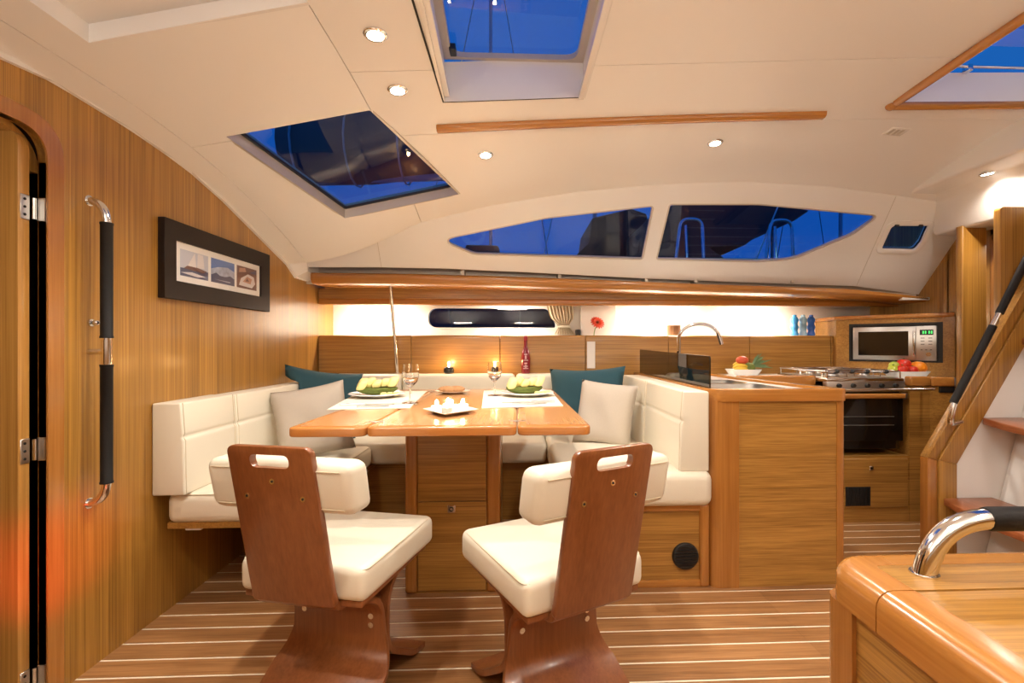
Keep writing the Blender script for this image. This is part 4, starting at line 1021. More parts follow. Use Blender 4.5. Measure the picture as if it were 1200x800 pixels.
# white box behind the treads
bx0 = xR
xs0 = PY(1120, 543, YSR).x
wp_ = [(xR + .0, 0), (2.60, 0), (2.60, 1.5), (xR + .60, 1.5), sl(xR, zC, .45), (xR, zC)]
part('side_cheek', MB().py([(xR, .0), (AX - .008, .0), (AX - .008, 1.35), sl(xR, zC, .5), (xR, zC)], YSR + .002, YSR + .03), M['white2'], sp_, smooth=False)
eb = [(xR + .13, 0), (2.62, 0), (2.62, 1.0), (xR + .40, 1.0)]
part('engine_box', MB().py(eb, 1.2, YSR + .0), M['white2'], sp_, bevel=.004)
def tread(u, v, run):
    p = PY(u, v, YSR); n = 9; pl = []
    for i in range(n):
        y = YSR - .0 - i * .62 / (n - 1); t = i / (n - 1)
        pl.append((p.x - .05 * math.sin(min(1, t * 2.2) * math.pi / 2) + 0, y))
    xe = min(p.x + run, AX - .012); pl += [(xe, YSR - .62), (xe, YSR)]
    zf = lambda y: p.z - .012 * math.sin(min(1, (YSR - y) / .3) * math.pi / 2)
    part('tread', MB().prism(pl, lambda a, b: (a, b, zf(b) - .032), lambda a, b: (a, b, zf(b))), M['step'], sp_, bevel=.005, ang=50)
tread(1105, 583, .24); tread(1151, 489, .24)
t3 = PY(1195, 398, YSR)
tread(1196, 396, .24)
# hand rail along the stringer
yh = YSR - .06
pA, pB = PY(1115, 477, yh), PY(1205, 300, yh)
dv = (pB - pA).normalized()
rl = thing('stair_handrail', 'slanted steel handrail with black leather grips on the steps', 'handrail', pA)
lowend = [PY(1124, 492, YSR - .002), PY(1114, 492, yh), pA, pA + dv * .02]
part('tube', MB().tube(fillet([PY(1126, 494, YSR - .004), PY(1113, 497, yh), pA + dv * .03, pB + dv * .3], .035, 6), .012, 12), M['chrome'], rl)
ga, gb_ = PY(1117, 472, yh), PY(1163.5, 382, yh)
part('leather_grip', MB().tube([ga, gb_], .0165, 14), M['blackleather'], rl)
part('leather_grip', MB().tube([PY(1171, 367, yh), pB + dv * .3], .0165, 14), M['blackleather'], rl)
q = PY(1169, 373, yh); part('bracket', MB().tube([q, q + Vector((.028, .03, -.02)), q + Vector((.035, .058, -.03))], .007, 8), M['steel'], rl)
# panel wall right of the aft doorway
pw = PY(1170, 250, 2.30)
pl = rpoly([(pw.x, 0), (AX - .001, 0), (AX - .001, 1.715), (pw.x, 1.715)], [0, 0, 0, .02], 4)
struct(part('wall_companionway', MB().py(pl, 2.29, 2.325), M['teak_v'], bevel=.002), 'teak partition between the steps and the aft doorway', 'wall')
pq = [(2.522, 0), (2.668, 0), (2.668, 1.715), (2.522, 1.715)]
struct(part('wall_passage', MB().py(pq, 2.655, 2.70), M['teak_v'], bevel=.008, seg=3), 'teak pillar panel between the galley and the aft doorway', 'wall')
jf = MB().box(AX - .012, AX + .05, 2.655, 2.685, 0, 1.66).box(AX - .012, AX + .05, 2.33, 2.685, 1.63, 1.66)
struct(part('trim_6', jf, M['solid_z'], bevel=.006), 'teak frame of the aft cabin doorway', 'door frame')

# ================================================================== LOOSE THINGS AND FITTINGS
# ---- ceiling teak batten
b0, b1 = CE(512, 149), CE(966, 133)
nb = 12; rows = []
for i in range(nb + 1):
    t = i / nb; x = b0.x + (b1.x - b0.x) * t; y = b0.y + (b1.y - b0.y) * t; z = ceil_z(x, y) + .002
    rows.append([Vector((x, y - .022, z)), Vector((x, y - .020, z - .016)), Vector((x, y - .008, z - .024)), Vector((x, y + .012, z - .024)), Vector((x, y + .022, z - .012)), Vector((x, y + .024, z)), Vector((x, y - .022, z))])
m_ = MB().grid(rows); m_.add(rows[0][:6], [tuple(range(6))]).add(rows[-1][:6], [tuple(range(6))])
hr = thing('ceiling_grab_rail', 'long teak grab batten screwed under the ceiling', 'grab rail', b0)
part('batten', m_, M['solid'], hr, bevel=.003)
rows2 = [[Vector((r_[0].x, r_[4].y + .004, r_[0].z)), Vector((r_[0].x, r_[4].y + .004, r_[0].z - .008)), Vector((r_[0].x, r_[4].y + .026, r_[0].z - .006)), Vector((r_[0].x, r_[4].y + .026, r_[0].z)), Vector((r_[0].x, r_[4].y + .004, r_[0].z))] for r_ in rows]
part('backing', MB().grid(rows2), M['profile'], hr)

# ---- recessed downlights
def downlight(loc, label, power=P_DOWN, nrm=Vector((0, 0, -1)), group='ceiling downlights'):
    t = thing('downlight', label, 'lamp', loc, group)
    p = Vector(loc); m = Matrix.Translation(p) @ nrm.to_track_quat('Z', 'Y').to_matrix().to_4x4()
    def L(mb): mb.V = [tuple(m @ Vector(v)) for v in mb.V]; return mb
    part('rim', L(MB().lathe((0, 0, 0), [(.036, -.002), (.036, .002), (.032, .005), (.025, .005), (.024, .001)], 24)), M['chrome'], t)
    part('lens', L(MB().lathe((0, 0, 0), [(.0235, .0005), (.0235, .0035), (.015, .005)], 20)), M['bulb'], t)
    lamp('downlight_beam', 'SPOT', tuple(p + nrm * .012), power, WARM, nrm.to_track_quat('-Z', 'Y').to_euler(), spot_size=R(150), spot_blend=.7, shadow_soft_size=.024)
def cnorm(p):
    e = .02; dx = (ceil_z(p.x + e, p.y) - ceil_z(p.x - e, p.y)) / (2 * e); dy = (ceil_z(p.x, p.y + e) - ceil_z(p.x, p.y - e)) / (2 * e)
    return Vector((dx, dy, -1)).normalized()
for (u, v, lab) in ((440, 40, 'bright ceiling downlight between the skylight and middle hatch, closer to the hatch side'),
                    (466, 105, 'bright ceiling downlight beside the corner of the middle deck hatch'),
                    (569, 181, 'bright ceiling downlight behind the teak batten above the settee'),
                    (838, 167, 'bright ceiling downlight behind the teak batten near the galley')):
    p = CE(u, v); downlight(tuple(p + Vector((0, 0, -.001))), lab, nrm=cnorm(p))
p = PZ(1157, 203, 1.9); downlight((p.x, p.y, 1.899), 'downlight in the white beam beside the companionway', P_DOWN * .7, nrm=Vector((.10, 0, -1)).normalized())
for x, y in ((.95, 1.15), (.55, .25), (-.9, .55), (1.75, .35)):  # extra downlights added out of view as general fill
    downlight((x, y, ceil_z(x, y) - .001), 'unseen fill downlight added on the camera side of the cabin ceiling', P_DOWN * .9, group='added fill downlights on the near side')
# small moulded vent marks in the ceiling
p = CE(1050, 154); q = p
cv_ = thing('ceiling_vent', 'small flush white vent in the ceiling near the companionway', 'vent', p)
n = cnorm(p); m = Matrix.Translation(p) @ n.to_track_quat('Z', 'Y').to_matrix().to_4x4()
mb = MB().box(-.05, .05, -.03, .03, -.003, .003); mb.V = [tuple(m @ Vector(v)) for v in mb.V]; part('plate', mb, M['white2'], cv_, bevel=.002)
for i in range(3):
    mb = MB().box(-.035 + i * .025, -.020 + i * .025, -.02, .02, .0025, .005); mb.V = [tuple(m @ Vector(v)) for v in mb.V]; part('louvre', mb, M['profile'], cv_)

# ---- bulkhead grab handle
yh = PXX(104, 235, WX).y; gx = PY(125, 300, yh).x
zt1 = PXX(104, 235, WX).z; zb1 = PXX(108, 588, WX).z
zf = lambda v: PY(125, v, yh).z
wh = thing('bulkhead_grab_handle', 'tall vertical steel grab handle with black leather grips on the bulkhead', 'handle', (WX, yh, zb1))
path = bez((WX, yh, zt1), (gx, yh, zt1 - .004), (gx, yh, zt1 - .075), 9) + bez((gx, yh, zb1 + .075), (gx, yh, zb1 + .004), (WX, yh, zb1), 9)
part('tube', MB().tube(path, .0125, 14), M['chrome'], wh)
for va, vb in ((261, 396), (427, 566)):
    part('leather_grip', MB().tube([(gx, yh, zf(va)), (gx, yh, zf(va) - .006), (gx, yh, zf(va) - .008), (gx, yh, zf(vb) + .008), (gx, yh, zf(vb) + .006), (gx, yh, zf(vb))], [.0178, .0178, .0165, .0165, .0178, .0178], 16), M['blackleather'], wh)
zm = zf(412)
part('bracket', MB().tube([(WX, yh, zm), (gx, yh, zm)], .009, 12), M['chrome'], wh)
part('collar', MB().tube([(gx, yh, zf(398)), (gx, yh, zf(426))], .0145, 14), M['chrome'], wh)
for z in (zt1, zb1): part('flange', MB().disc((WX - .001, yh, z), (1, 0, 0), .017, .004, 16), M['chrome'], wh)
q = PXX(106, 378, WX)
kb = thing('door_stop_knob', 'small chrome door stop on the bulkhead beside the handle', 'knob', q)
part('base', MB().disc(q - Vector((.001, 0, 0)), (1, 0, 0), .012, .006, 14), M['chrome'], kb)
part('tip', MB().ell(q + Vector((.016, 0, 0)), (.012, .009, .009), 12, 8), M['chrome'], kb)

# ---- picture of three photographs
fy0, fy1, fz0, fz1 = 1.905, 2.690, 1.213, 1.520
fx = WX + .026
pf = thing('picture_frame', 'wide black-framed picture of three sailing photographs on the bulkhead', 'picture', (WX, 2.3, 1.213))
def yring(o_, i_, x0, x1, xi):
    V = [(x0, *p) for p in o_] + [(x1, *p) for p in o_] + [(xi, *p) for p in i_] + [(x0, *p) for p in i_]
    return MB().add(V, [(a * 4 + i, a * 4 + (i + 1) % 4, b * 4 + (i + 1) % 4, b * 4 + i) for i in range(4) for a, b in ((0, 1), (1, 2), (2, 3), (3, 0))])
my0, my1 = fy0 + .075, fy1 - .080; mz0, mz1 = fz0 + .074, fz1 - .074
part('frame', yring([(fy0, fz0), (fy1, fz0), (fy1, fz1), (fy0, fz1)], [(my0, mz0), (my1, mz0), (my1, mz1), (my0, mz1)], WX, fx, fx - .006), M['framewood'], pf, bevel=.0015, seg=1)
mo = part('mount', MB().box(WX + .001, WX + .012, my0 - .002, my1 + .002, mz0 - .002, mz1 + .002), M['mat'], pf, smooth=False)
def pm(n, c): return plain(n, c, .35)
PMs = [pm('photo_sky_pale', (.55, .58, .66)), pm('photo_sea', (.10, .12, .20)), pm('photo_white', (.75, .72, .72)), pm('photo_brown', (.20, .11, .09)), pm('photo_blue', (.10, .20, .50)), pm('photo_flesh', (.55, .33, .24))]
PMs.append(plain('photo_cloud', (.45, .50, .62), .35, bscale=40, var=.6))
pw_ = (my1 - my0 - .10) / 3
xx = WX + .0125
def flat(pts, mi, y0_, h): return MB().add([(xx + .0002 * h, y0_ + a * pw_, mz0 + .026 + b * (mz1 - mz0 - .052)) for a, b in pts], [tuple(range(len(pts)))], mi)
def photo(i, shapes):
    y0_ = my0 + .030 + i * (pw_ + .020); m = MB()
    m.box(WX + .011, xx, y0_, y0_ + pw_, mz0 + .026, mz1 - .026, shapes[0])
    for h, (pts, mi) in enumerate(shapes[1]):
        f = flat(pts, mi, y0_, h + 1); m.add(f.V, f.F, mi)
    part('photograph', m, PMs, pf, smooth=False)
photo(0, (0, [([(0, 0), (1, 0), (1, .34), (0, .30)], 1), ([(.12, .30), (.80, .25), (.95, .36), (.30, .48)], 3), ([(.25, .42), (.55, .42), (.50, .98)], 2), ([(.58, .42), (.85, .44), (.80, .96), (.60, .98)], 2), ([(0, .12), (.6, .05), (.9, .12), (.4, .2)], 2)]))
photo(1, (4, [([(0, .30), (1, .30), (1, .62), (.7, .75), (.3, .68), (0, .55)], 6), ([(0, 0), (1, 0), (1, .32), (0, .32)], 1), ([(0, .3), (.4, .3), (.2, .42)], 1), ([(.55, .3), (1, .3), (.8, .40)], 1), ([(.1, .14), (.8, .10), (.8, .14)], 0)]))
photo(2, (3, [([(.10, .12), (.75, .08), (.92, .30), (.85, .62), (.55, .70), (.2, .45)], 2), ([(.28, .30), (.68, .25), (.75, .5), (.5, .58)], 5), ([(.1, .7), (.45, .78), (.4, .95), (.12, .9)], 5), ([(.6, .78), (.95, .75), (.95, .95)], 1), ([(.4, .34), (.6, .36), (.5, .5)], 3)]))
part('glazing', MB().box(xx + .0025, xx + .0030, my0, my1, mz0, mz1), pane('picture_glass', (1, 1, 1)), pf, smooth=False)

# ---- steel post by the settee
pt, pb = PY(457.5, 334, 3.22), PY(466, 438, 3.36)
pb.z = .842; pt.z -= .006
po = thing('steel_post', 'slim polished steel post from the shelf to the settee back', 'post', pb)
part('tube', MB().tube([pb + Vector((0, 0, -.002)), pt], .0115, 12), M['chrome'], po)
part('flange', MB().disc(pb + Vector((0, 0, -.001)), (0, 0, 1), .022, .005, 16), M['chrome'], po)

# ---- curtain beside the hull port
cx0, cx1 = PY(640, 370, 3.63).x, PY(671, 370, 3.63).x
ct = thing('curtain', 'short cream pleated curtain tied beside the hull port', 'curtain', ((cx0 + cx1) / 2, 3.64, 1.11))
cm = plain('cream_curtain', (.62, .52, .38), .9, bump=.3, bscale=300)
rows = []
for j in range(9):
    t = j / 8; z = 1.352 - t * (1.352 - 1.115); pinch = 1 - .55 * math.exp(-((t - .74) / .16) ** 2) - .15 * t
    xc = cx0 + (cx1 - cx0) * (.5 + .22 * t); hw = (cx1 - cx0) / 2 * pinch
    rows.append([Vector((xc + hw * (2 * i / 40 - 1), 3.632 + .012 * math.sin(i * 1.25), z)) for i in range(41)])
cl = MB().grid(rows); cl.grid([[p + Vector((0, .004, 0)) for p in r_] for r_ in rows])
part('cloth', cl, cm, ct)
part('tie_back', MB().rbox(cx0 + (cx1 - cx0) * .44, cx0 + (cx1 - cx0) * .92, 3.610, 3.655, 1.165, 1.182, .004), plain('tie', (.72, .66, .52), .8), ct)
q = PY(677, 385, 3.62)
tag(part('wall_socket', MB().rbox(q.x - .014, q.x + .014, 3.575, 3.66, 1.098, 1.15, .004), M['black'], off=(q.x, 3.62, 1.098)), 'small black socket box on the ledge beside the curtain', 'socket')

# ---- cushions on the settee
def pillow(name, label, loc, w_, h_, t_, rot, mat, corner=.10):
    n = 18; m = MB(); rows_f = []; rows_b = []
    for j in range(n + 1):
        v = 2 * j / n - 1; rf = []; rb = []
        for i in range(n + 1):
            u = 2 * i / n - 1
            x = u * w_ / 2 * (1 - corner * (1 - v * v)); z = v * h_ / 2 * (1 - corner * (1 - u * u))
            th = t_ / 2 * ((1 - u ** 4) * (1 - v ** 4)) ** .55 * (1 + .10 * math.sin(5 * u + 3 * v) * (1 - abs(v)))
            rf.append(Vector((x, -th, z))); rb.append(Vector((x, th, z)))
        rows_f.append(rf); rows_b.append(rb)
    m.grid(rows_f).grid(rows_b)
    o = part(name, m, mat, ang=80); o.location = loc; o.rotation_euler = rot
    tag(o, label, 'cushion')
    Mw = Matrix.Translation(Vector(loc)) @ o.rotation_euler.to_matrix().to_4x4(); Mi = Mw.inverted()
    for v in o.data.vertices:
        p = Mw @ v.co
        seat = .496 if (p.x > RX0 and p.y < BY - .10) else (.467 if p.y < BY else .472)
        p.z = max(p.z, seat)                                   # flattened where it sits on the seat
        f = WX + .116                                          # face of the backrest on the bulkhead
        if p.x < f: p.x += (f - p.x) * max(0, min(1, (.845 - p.z) / .030))   # only the top corner folds over the backrest
        v.co = Mi @ p
    return o
pillow('throw_cushion', 'teal cushion leaning in the settee corner by the bulkhead', (-1.165, 2.93, .697), .44, .40, .13, (R(-14), R(9), R(27)), M['teal'])
pillow('throw_cushion', 'beige linen cushion leaning on the teal one by the bulkhead', (-1.055, 2.55, .645), .36, .37, .14, (R(-16), R(-9), R(24)), M['linen'], .07)
pillow('throw_cushion', 'teal cushion leaning in the settee corner by the peninsula', (.43, 3.05, .689), .50, .42, .14, (R(-14), R(-3), R(-22)), M['teal'])
pillow('throw_cushion', 'beige linen cushion leaning on the teal one by the peninsula', (.485, 2.70, .645), .325, .37, .14, (R(-16), R(5), R(-24)), M['linen'], .05)

# ---- on the settee back: candles, bottle
for i, u in enumerate((526, 580)):
    p = PY(u, 431, 3.30); z0 = .842
    t = thing('tealight_holder', ['lit candle in a dark glass holder on the settee back beside the steel post', 'lit candle in a dark glass holder on the settee back beside the red bottle'][i], 'candle', (p.x, 3.30, z0), 'candles on the settee back')
    part('holder', MB().lathe((p.x, 3.30, z0), [(.026, 0), (.034, .006), (.036, .026), (.030, .044), (.027, .046)], 20), plain('dark_glass', (.03, .028, .028), .1, coat=.4), t)
    part('flame', MB().ell((p.x, 3.30, z0 + .062), (.009, .009, .020), 10, 8), M['flame'], t)
    lamp('candle_light', 'POINT', (p.x, 3.285, z0 + .085), 1.1, (1, .58, .22), shadow_soft_size=.012)
p = PY(616, 435, 3.31); z0 = .842
bt = thing('red_bottle', 'slim red glass bottle with white marks on the settee back', 'bottle', (p.x, 3.31, z0))
rg = plain('red_glass', (.22, .012, .022), .12, coat=.6)
part('body', MB().lathe((p.x, 3.31, z0), [(.026, 0), (.030, .004), (.032, .05), (.033, .10), (.028, .14), (.016, .175), (.012, .19), (.012, .225)], 20), rg, bt)
part('cap', MB().lathe((p.x, 3.31, z0 + .224), [(.013, 0), (.014, .003), (.014, .028), (.012, .031)], 16), plain('red_cap', (.30, .01, .02), .3), bt)
lw = plain('bottle_print', (.72, .45, .45), .4)
lb = MB()
for k, (zz, hw, hh) in enumerate(((.035, .018, .003), (.05, .004, .010), (.05, .015, .003), (.07, .010, .004), (.09, .016, .003), (.11, .006, .012), (.13, .012, .003))):
    lb.box(p.x - hw, p.x + hw, 3.31 - .0345, 3.31 - .030, z0 + zz - hh, z0 + zz + hh)
part('print', lb, lw, bt, smooth=False)

# ---- on the ledge: flower, cup, blue bottles
p = PY(700, 378, 3.52); zL = 1.098
fl = thing('gerbera_flower', 'orange-red gerbera on a thin stem at the ledge', 'flower', (PY(696, 391, 3.52).x, 3.52, zL))
part('stem', MB().tube(bez((PY(696, 391, 3.52).x, 3.52, zL), (p.x - .025, 3.52, 1.15), (p.x + .006, 3.52, p.z - .002), 8), .0035, 8), plain('stem_green', (.12, .20, .05), .6), fl)
pt_m = plain('petal_red', (.72, .07, .03), .5); 
cen = Vector((p.x, 3.515, p.z)); ax = Vector((.25, -.75, .55)).normalized(); e1 = ax.orthogonal().normalized(); e2 = ax.cross(e1)
for k in range(16):
    a = 2 * math.pi * k / 16; d = e1 * math.cos(a) + e2 * math.sin(a); s = ax.cross(d)
    pp = [cen + d * .008, cen + d * .03 + s * .009 + ax * .008, cen + d * .052 + s * .005 + ax * .004, cen + d * .055, cen + d * .052 - s * .005 + ax * .004, cen + d * .03 - s * .009 + ax * .008]
    part('petal', MB().add(pp + [q - ax * .0025 for q in pp], [tuple(range(6)), tuple(range(11, 5, -1))] + [(i, (i + 1) % 6, 6 + (i + 1) % 6, 6 + i) for i in range(6)]), pt_m, fl, smooth=False)
part('flower_heart', MB().ell(cen + ax * .006, (.012, .012, .010), 12, 8), plain('heart_dark', (.30, .05, .02), .8), fl)
p = PY(789.5, 390, 3.50)
cu = tag(part('wooden_cup', MB().lathe((p.x, 3.5, zL), [(.042, 0), (.048, .004), (.052, .08), (.049, .082), (.044, .01)], 24), wood('cup_wood', (.16, .07, .03), (.30, .15, .07), 'z', 60, 3), off=(p.x, 3.5, zL)), 'brown wooden cup standing on the ledge behind the tap', 'cup')
for i, (u, c, lab) in enumerate(((931, (.06, .36, .82), 'sky-blue wavy water bottle on the ledge, farthest from the microwave'), (941, (.35, .62, .85), 'pale translucent blue wavy water bottle on the ledge between two others'), (950.5, (.02, .14, .62), 'deep blue wavy water bottle on the ledge nearest the microwave'))):
    p = PY(u, 391, 3.46); mt = plain('bottle_blue_%d' % i, c, .25, coat=.4)
    b = thing('water_bottle', lab, 'bottle', (p.x, 3.46, zL), 'blue bottles on the ledge')
    prof_ = [(.022, 0)] + [(.0245 + .0035 * math.sin(k * 1.05), .003 + k * .0085) for k in range(16)] + [(.016, .142)]
    part('body', MB().lathe((p.x, 3.46, zL), prof_, 18), mt, b)
    part('cap', MB().lathe((p.x, 3.46, zL + .141), [(.014, 0), (.014, .014), (.010, .016)], 14), mt, b)

# ---- table setting
def on_table(u, v): p = PZ(u, v, TZ); return p
def mat_(pts, label):   # the cloth lies on the flush hinges
    P_ = [on_table(*q) for q in pts]; c = sum(P_, Vector()) / 4
    m = MB().prism([(q.x, q.y) for q in P_], lambda a, b: (a, b, TZ + .0004), lambda a, b: (a, b, TZ + .0027))
    return tag(part('placemat', m, M['paper'], off=(c.x, c.y, TZ)), label, 'placemat', 'placemats')
mat_([(383, 480.5), (480, 478.5), (500, 458.5), (421, 459.5)], 'cream placemat on the bulkhead side of the table')
mat_([(564.5, 478.5), (660, 476), (645.5, 457.5), (567, 458)], 'cream placemat on the peninsula side of the table')
fr_skin = plain('pineapple_skin', (.13, .17, .025), .7, bump=.8, bscale=60, var=.5); fr_flesh = plain('pineapple_flesh', (.85, .74, .30), .5, bump=.3, bscale=120, var=.12)
def plate(c, r, label):
    t = thing('dinner_plate', label, 'plate', c, 'dinner plates')
    part('well', MB().lathe(c, [(r * .55, 0), (r * .62, .003), (r * .95, .016), (r, .018), (r * .98, .021), (r * .6, .008), (.003, .006)], 40), M['china'], t); return t
def pineapple(c, rot, label, L=.155):
    t = thing('pineapple_half', label, 'fruit', c, 'carved pineapple halves')
    m = Matrix.Translation(Vector(c)) @ Matrix.Rotation(rot, 4, 'Z')
    hull_ = MB().ell((0, 0, .033), (L / 2, .048, .034), 22, 12, fn=lambda v: Vector((v.x, v.y, min(v.z, .12) * (1 if v.z < 0 else 1))))
    hull_.V = [tuple(m @ Vector(v)) for v in hull_.V]; part('skin', hull_, fr_skin, t)
    for k in range(5):
        x = -L * .36 + k * L * .18; h = .026 + .008 * math.sin(k * 1.7 + 1); yy = .012 if k % 2 else -.012
        w_ = MB().rbox(x - L * .105, x + L * .105, yy - .036, yy + .034, .036, .050 + h, .012, 3, fn=lambda v, x=x: Vector((v.x + (v.z - .05) * .5, v.y * (1 - max(0, v.z - .05) * 7), v.z + .008 * math.sin(v.y * 90 + x * 60))))
        w_.V = [tuple(m @ Vector(v)) for v in w_.V]; part('flesh_wedge', w_, fr_flesh, t)
    w_ = MB().rbox(-.01, .07, -.070, -.040, -.002, .014, .006, 2); w_.V = [tuple(m @ Vector(v)) for v in w_.V]
    return t
pc1 = on_table(442, 465.5); pc2 = on_table(618, 464)
pc1.z = pc2.z = TZ + .0025
plate(pc1, .135, 'white dinner plate on the placemat at the bulkhead side'); plate(pc2, .135, 'white dinner plate on the placemat at the peninsula side')
pineapple((pc1.x - .005, pc1.y + .015, TZ + .011), R(14), 'carved pineapple half on the plate at the bulkhead side', .20)
pineapple((pc2.x - .015, pc2.y + .01, TZ + .011), R(10), 'carved pineapple half on the plate at the peninsula side', .19)
for pc, lab in ((pc1, 'loose pineapple chunks on the plate at the bulkhead side'), (pc2, 'loose pineapple chunks on the plate at the peninsula side')):
    m_ = MB()
    t = thing('pineapple_chunks', lab, 'fruit', (pc.x + .06, pc.y - .05, TZ + .012))
    for k in range(3): part('chunk', MB().rbox(pc.x + .035 + k * .026, pc.x + .060 + k * .026, pc.y - .075 + k * .014, pc.y - .045 + k * .014, TZ + .010, TZ + .030, .005, 2), fr_flesh, t)
def wine_glass(c, label):
    t = thing('wine_glass', label, 'glass', c, 'wine glasses')
    c = Vector(c)
    part('bowl', MB().lathe(c, [(.034, .001), (.036, .003), (.006, .006), (.0045, .02), (.0045, .068), (.012, .076), (.030, .095), (.037, .118), (.036, .145), (.0325, .172), (.0315, .172), (.0350, .145), (.036, .118), (.029, .097), (.012, .080), (.002, .078)], 28), M['glass'], t)
    part('water', MB().lathe(c, [(.003, .0785), (.012, .0805), (.0288, .0975), (.0338, .112), (.0338, .1125)], 24), gl_mat('water', (.97, .98, 1)), t)
    return t
g1 = on_table(481, 473.0); g2 = on_table(579.5, 464); g2.z = g1.z = TZ + .0025
wine_glass(g1, 'stemmed glass beside the plate at the bulkhead side'); wine_glass(g2, 'stemmed glass beside the plate at the peninsula side')
def knife(a, b, label):
    a, b = Vector(a), Vector(b); t = thing('table_knife', label, 'knife', (a + b) / 2, 'table knives'); mid = a.lerp(b, .45); up = Vector((0, 0, .004))
    part('handle', MB().tube([a + up, mid + up], [.006, .0055], 8), M['steel'], t)
    s = (b - a).cross(Vector((0, 0, 1))).normalized() * .008
    pl_ = [mid - s, mid + s, b + s * .3, b - s * .6]
    part('blade', MB().add([q + Vector((0, 0, .001)) for q in pl_] + [q + Vector((0, 0, .004)) for q in pl_], [(3, 2, 1, 0), (4, 5, 6, 7), (0, 1, 5, 4), (1, 2, 6, 5), (2, 3, 7, 6), (3, 0, 4, 7)]), M['steel'], t, smooth=False)
def fork(a, b, label):
    a, b = Vector(a), Vector(b); t = thing('table_fork', label, 'fork', (a + b) / 2, 'table forks'); mid = a.lerp(b, .68); up = Vector((0, 0, .004)); d = (b - a).normalized(); s = d.cross(Vector((0, 0, 1))).normalized()
    part('handle', MB().tube([a + up, mid + up], [.0055, .0035], 8), M['steel'], t)
    part('yoke', MB().tube([mid + up - s * .011, mid + up + s * .011], .0032, 6), M['steel'], t)
    for k in (-1, -.33, .33, 1): part('tine', MB().tube([mid + up + s * .010 * k, b + up + s * .010 * k], .0016, 6), M['steel'], t)
zt2 = TZ + .0025
def tpt(u, v): p = on_table(u, v); p.z = zt2; return p
knife(tpt(399, 475.5), tpt(462, 474.5), 'steel knife in front of the plate at the bulkhead side')
knife(tpt(650, 472.0), tpt(588, 472.5), 'steel knife in front of the plate at the peninsula side')
fork(tpt(600, 475.0), tpt(640, 474.0), 'steel fork in front of the plate at the peninsula side')
fork(tpt(418, 478.0), tpt(456, 477), 'steel fork in front of the plate at the bulkhead side')
# bread plate
pb_ = on_table(530.5, 460.5)
t = thing('bread_plate', 'small white plate of bread rolls in the middle of the table', 'plate', pb_)
part('dish', MB().lathe(pb_, [(.05, 0), (.058, .003), (.092, .012), (.094, .015), (.06, .007), (.003, .005)], 32), M['china'], t)
brm = plain('bread_crust', (.48, .24, .10), .7, bump=.4, bscale=80, var=.25)
for i, (dx, dy, a, l) in enumerate(((-.035, .01, .3, .045), (.02, .025, -.4, .05), (.035, -.018, .9, .04), (-.01, -.03, .1, .038))):
    m = Matrix.Translation(pb_ + Vector((dx, dy, .022))) @ Matrix.Rotation(a, 4, 'Z')
    e = MB().ell((0, 0, 0), (l, .020, .016), 14, 8); e.V = [tuple(m @ Vector(v)) for v in e.V]
    tag(part('bread_roll', e, brm, off=pb_ + Vector((dx, dy, .01))), 'small brown bread roll on the bread plate', 'bread', 'bread rolls on the plate')
# candle tray
tc_ = [on_table(*q) for q in ((495.5, 483.5), (520, 490), (561, 484), (535, 477.5))]
cen = sum(tc_, Vector()) / 4
t = thing('candle_tray', 'square white dish holding tealights on the table', 'dish', cen)
out_ = [(q.x, q.y) for q in tc_]; inn = [(cen.x + (a - cen.x) * .62, cen.y + (b - cen.y) * .62) for a, b in out_]
V_ = [(*p, TZ) for p in inn] + [(*p, TZ + .014) for p in out_] + [(*p, TZ + .017) for p in out_] + [(*p, TZ + .005) for p in inn]
part('dish', MB().add(V_, [(3, 2, 1, 0), (12, 13, 14, 15)] + [(a * 4 + i, a * 4 + (i + 1) % 4, b * 4 + (i + 1) % 4, b * 4 + i) for i in range(4) for a, b in ((0, 1), (1, 2), (2, 3))]), M['china'], t, bevel=.0015)
pkw = plain('pink_wax', (.80, .40, .34), .5)
for k, (dx, dy) in enumerate(((-.008, -.040), (-.055, .012), (.045, .0), (.0, .025), (-.02, .075), (.04, .06))):
    c = cen + Vector((dx, dy, .005)); 
    tt = thing('tealight', 'small lit tealight on the square white dish' if k else 'pink lit tealight at the near corner of the square dish', 'candle', c, 'tealights on the dish')
    part('wax', MB().lathe(c, [(.021, 0), (.021, .020), (.018, .021), (.004, .018)], 18), pkw if k == 0 else M['wax'], tt)
    part('flame', MB().ell(c + Vector((0, 0, .031)), (.007, .007, .013), 10, 8), M['flame'], tt)
lamp('tealight_glow', 'POINT', cen + Vector((0, .01, .085)), .8, (1, .68, .34), shadow_soft_size=.04)

# ---- fruit bowls
def bowl(c, rx, ry, h, label):
    t = thing('fruit_bowl', label, 'bowl', c); c = Vector(c)
    o_ = rect(-rx, rx, -ry, ry, min(rx, ry) * .5, 6); n = len(o_)
    V_ = [(c.x + a * .78, c.y + b * .78, c.z) for a, b in o_] + [(c.x + a, c.y + b, c.z + h) for a, b in o_] + [(c.x + a * .95, c.y + b * .95, c.z + h) for a, b in o_] + [(c.x + a * .72, c.y + b * .72, c.z + .008) for a, b in o_]
    part('bowl', MB().add(V_, [tuple(range(n - 1, -1, -1)), tuple(range(3 * n, 4 * n))] + [(a * n + i, a * n + (i + 1) % n, b * n + (i + 1) % n, b * n + i) for i in range(n) for a, b in ((0, 1), (1, 2), (2, 3))]), M['china'], t, ang=60)
    return t
c = PZ(871, 438, .834); c = Vector((PY(871, 436, 3.22).x, 3.22, .8325))
bowl(c, .105, .075, .040, 'white oval bowl of tropical fruit on the worktop behind the sink')
yel = plain('banana_skin', (.75, .50, .05), .5, bscale=30, var=.15); mango = plain('mango_skin', (.55, .08, .03), .35, bscale=14, var=.35)
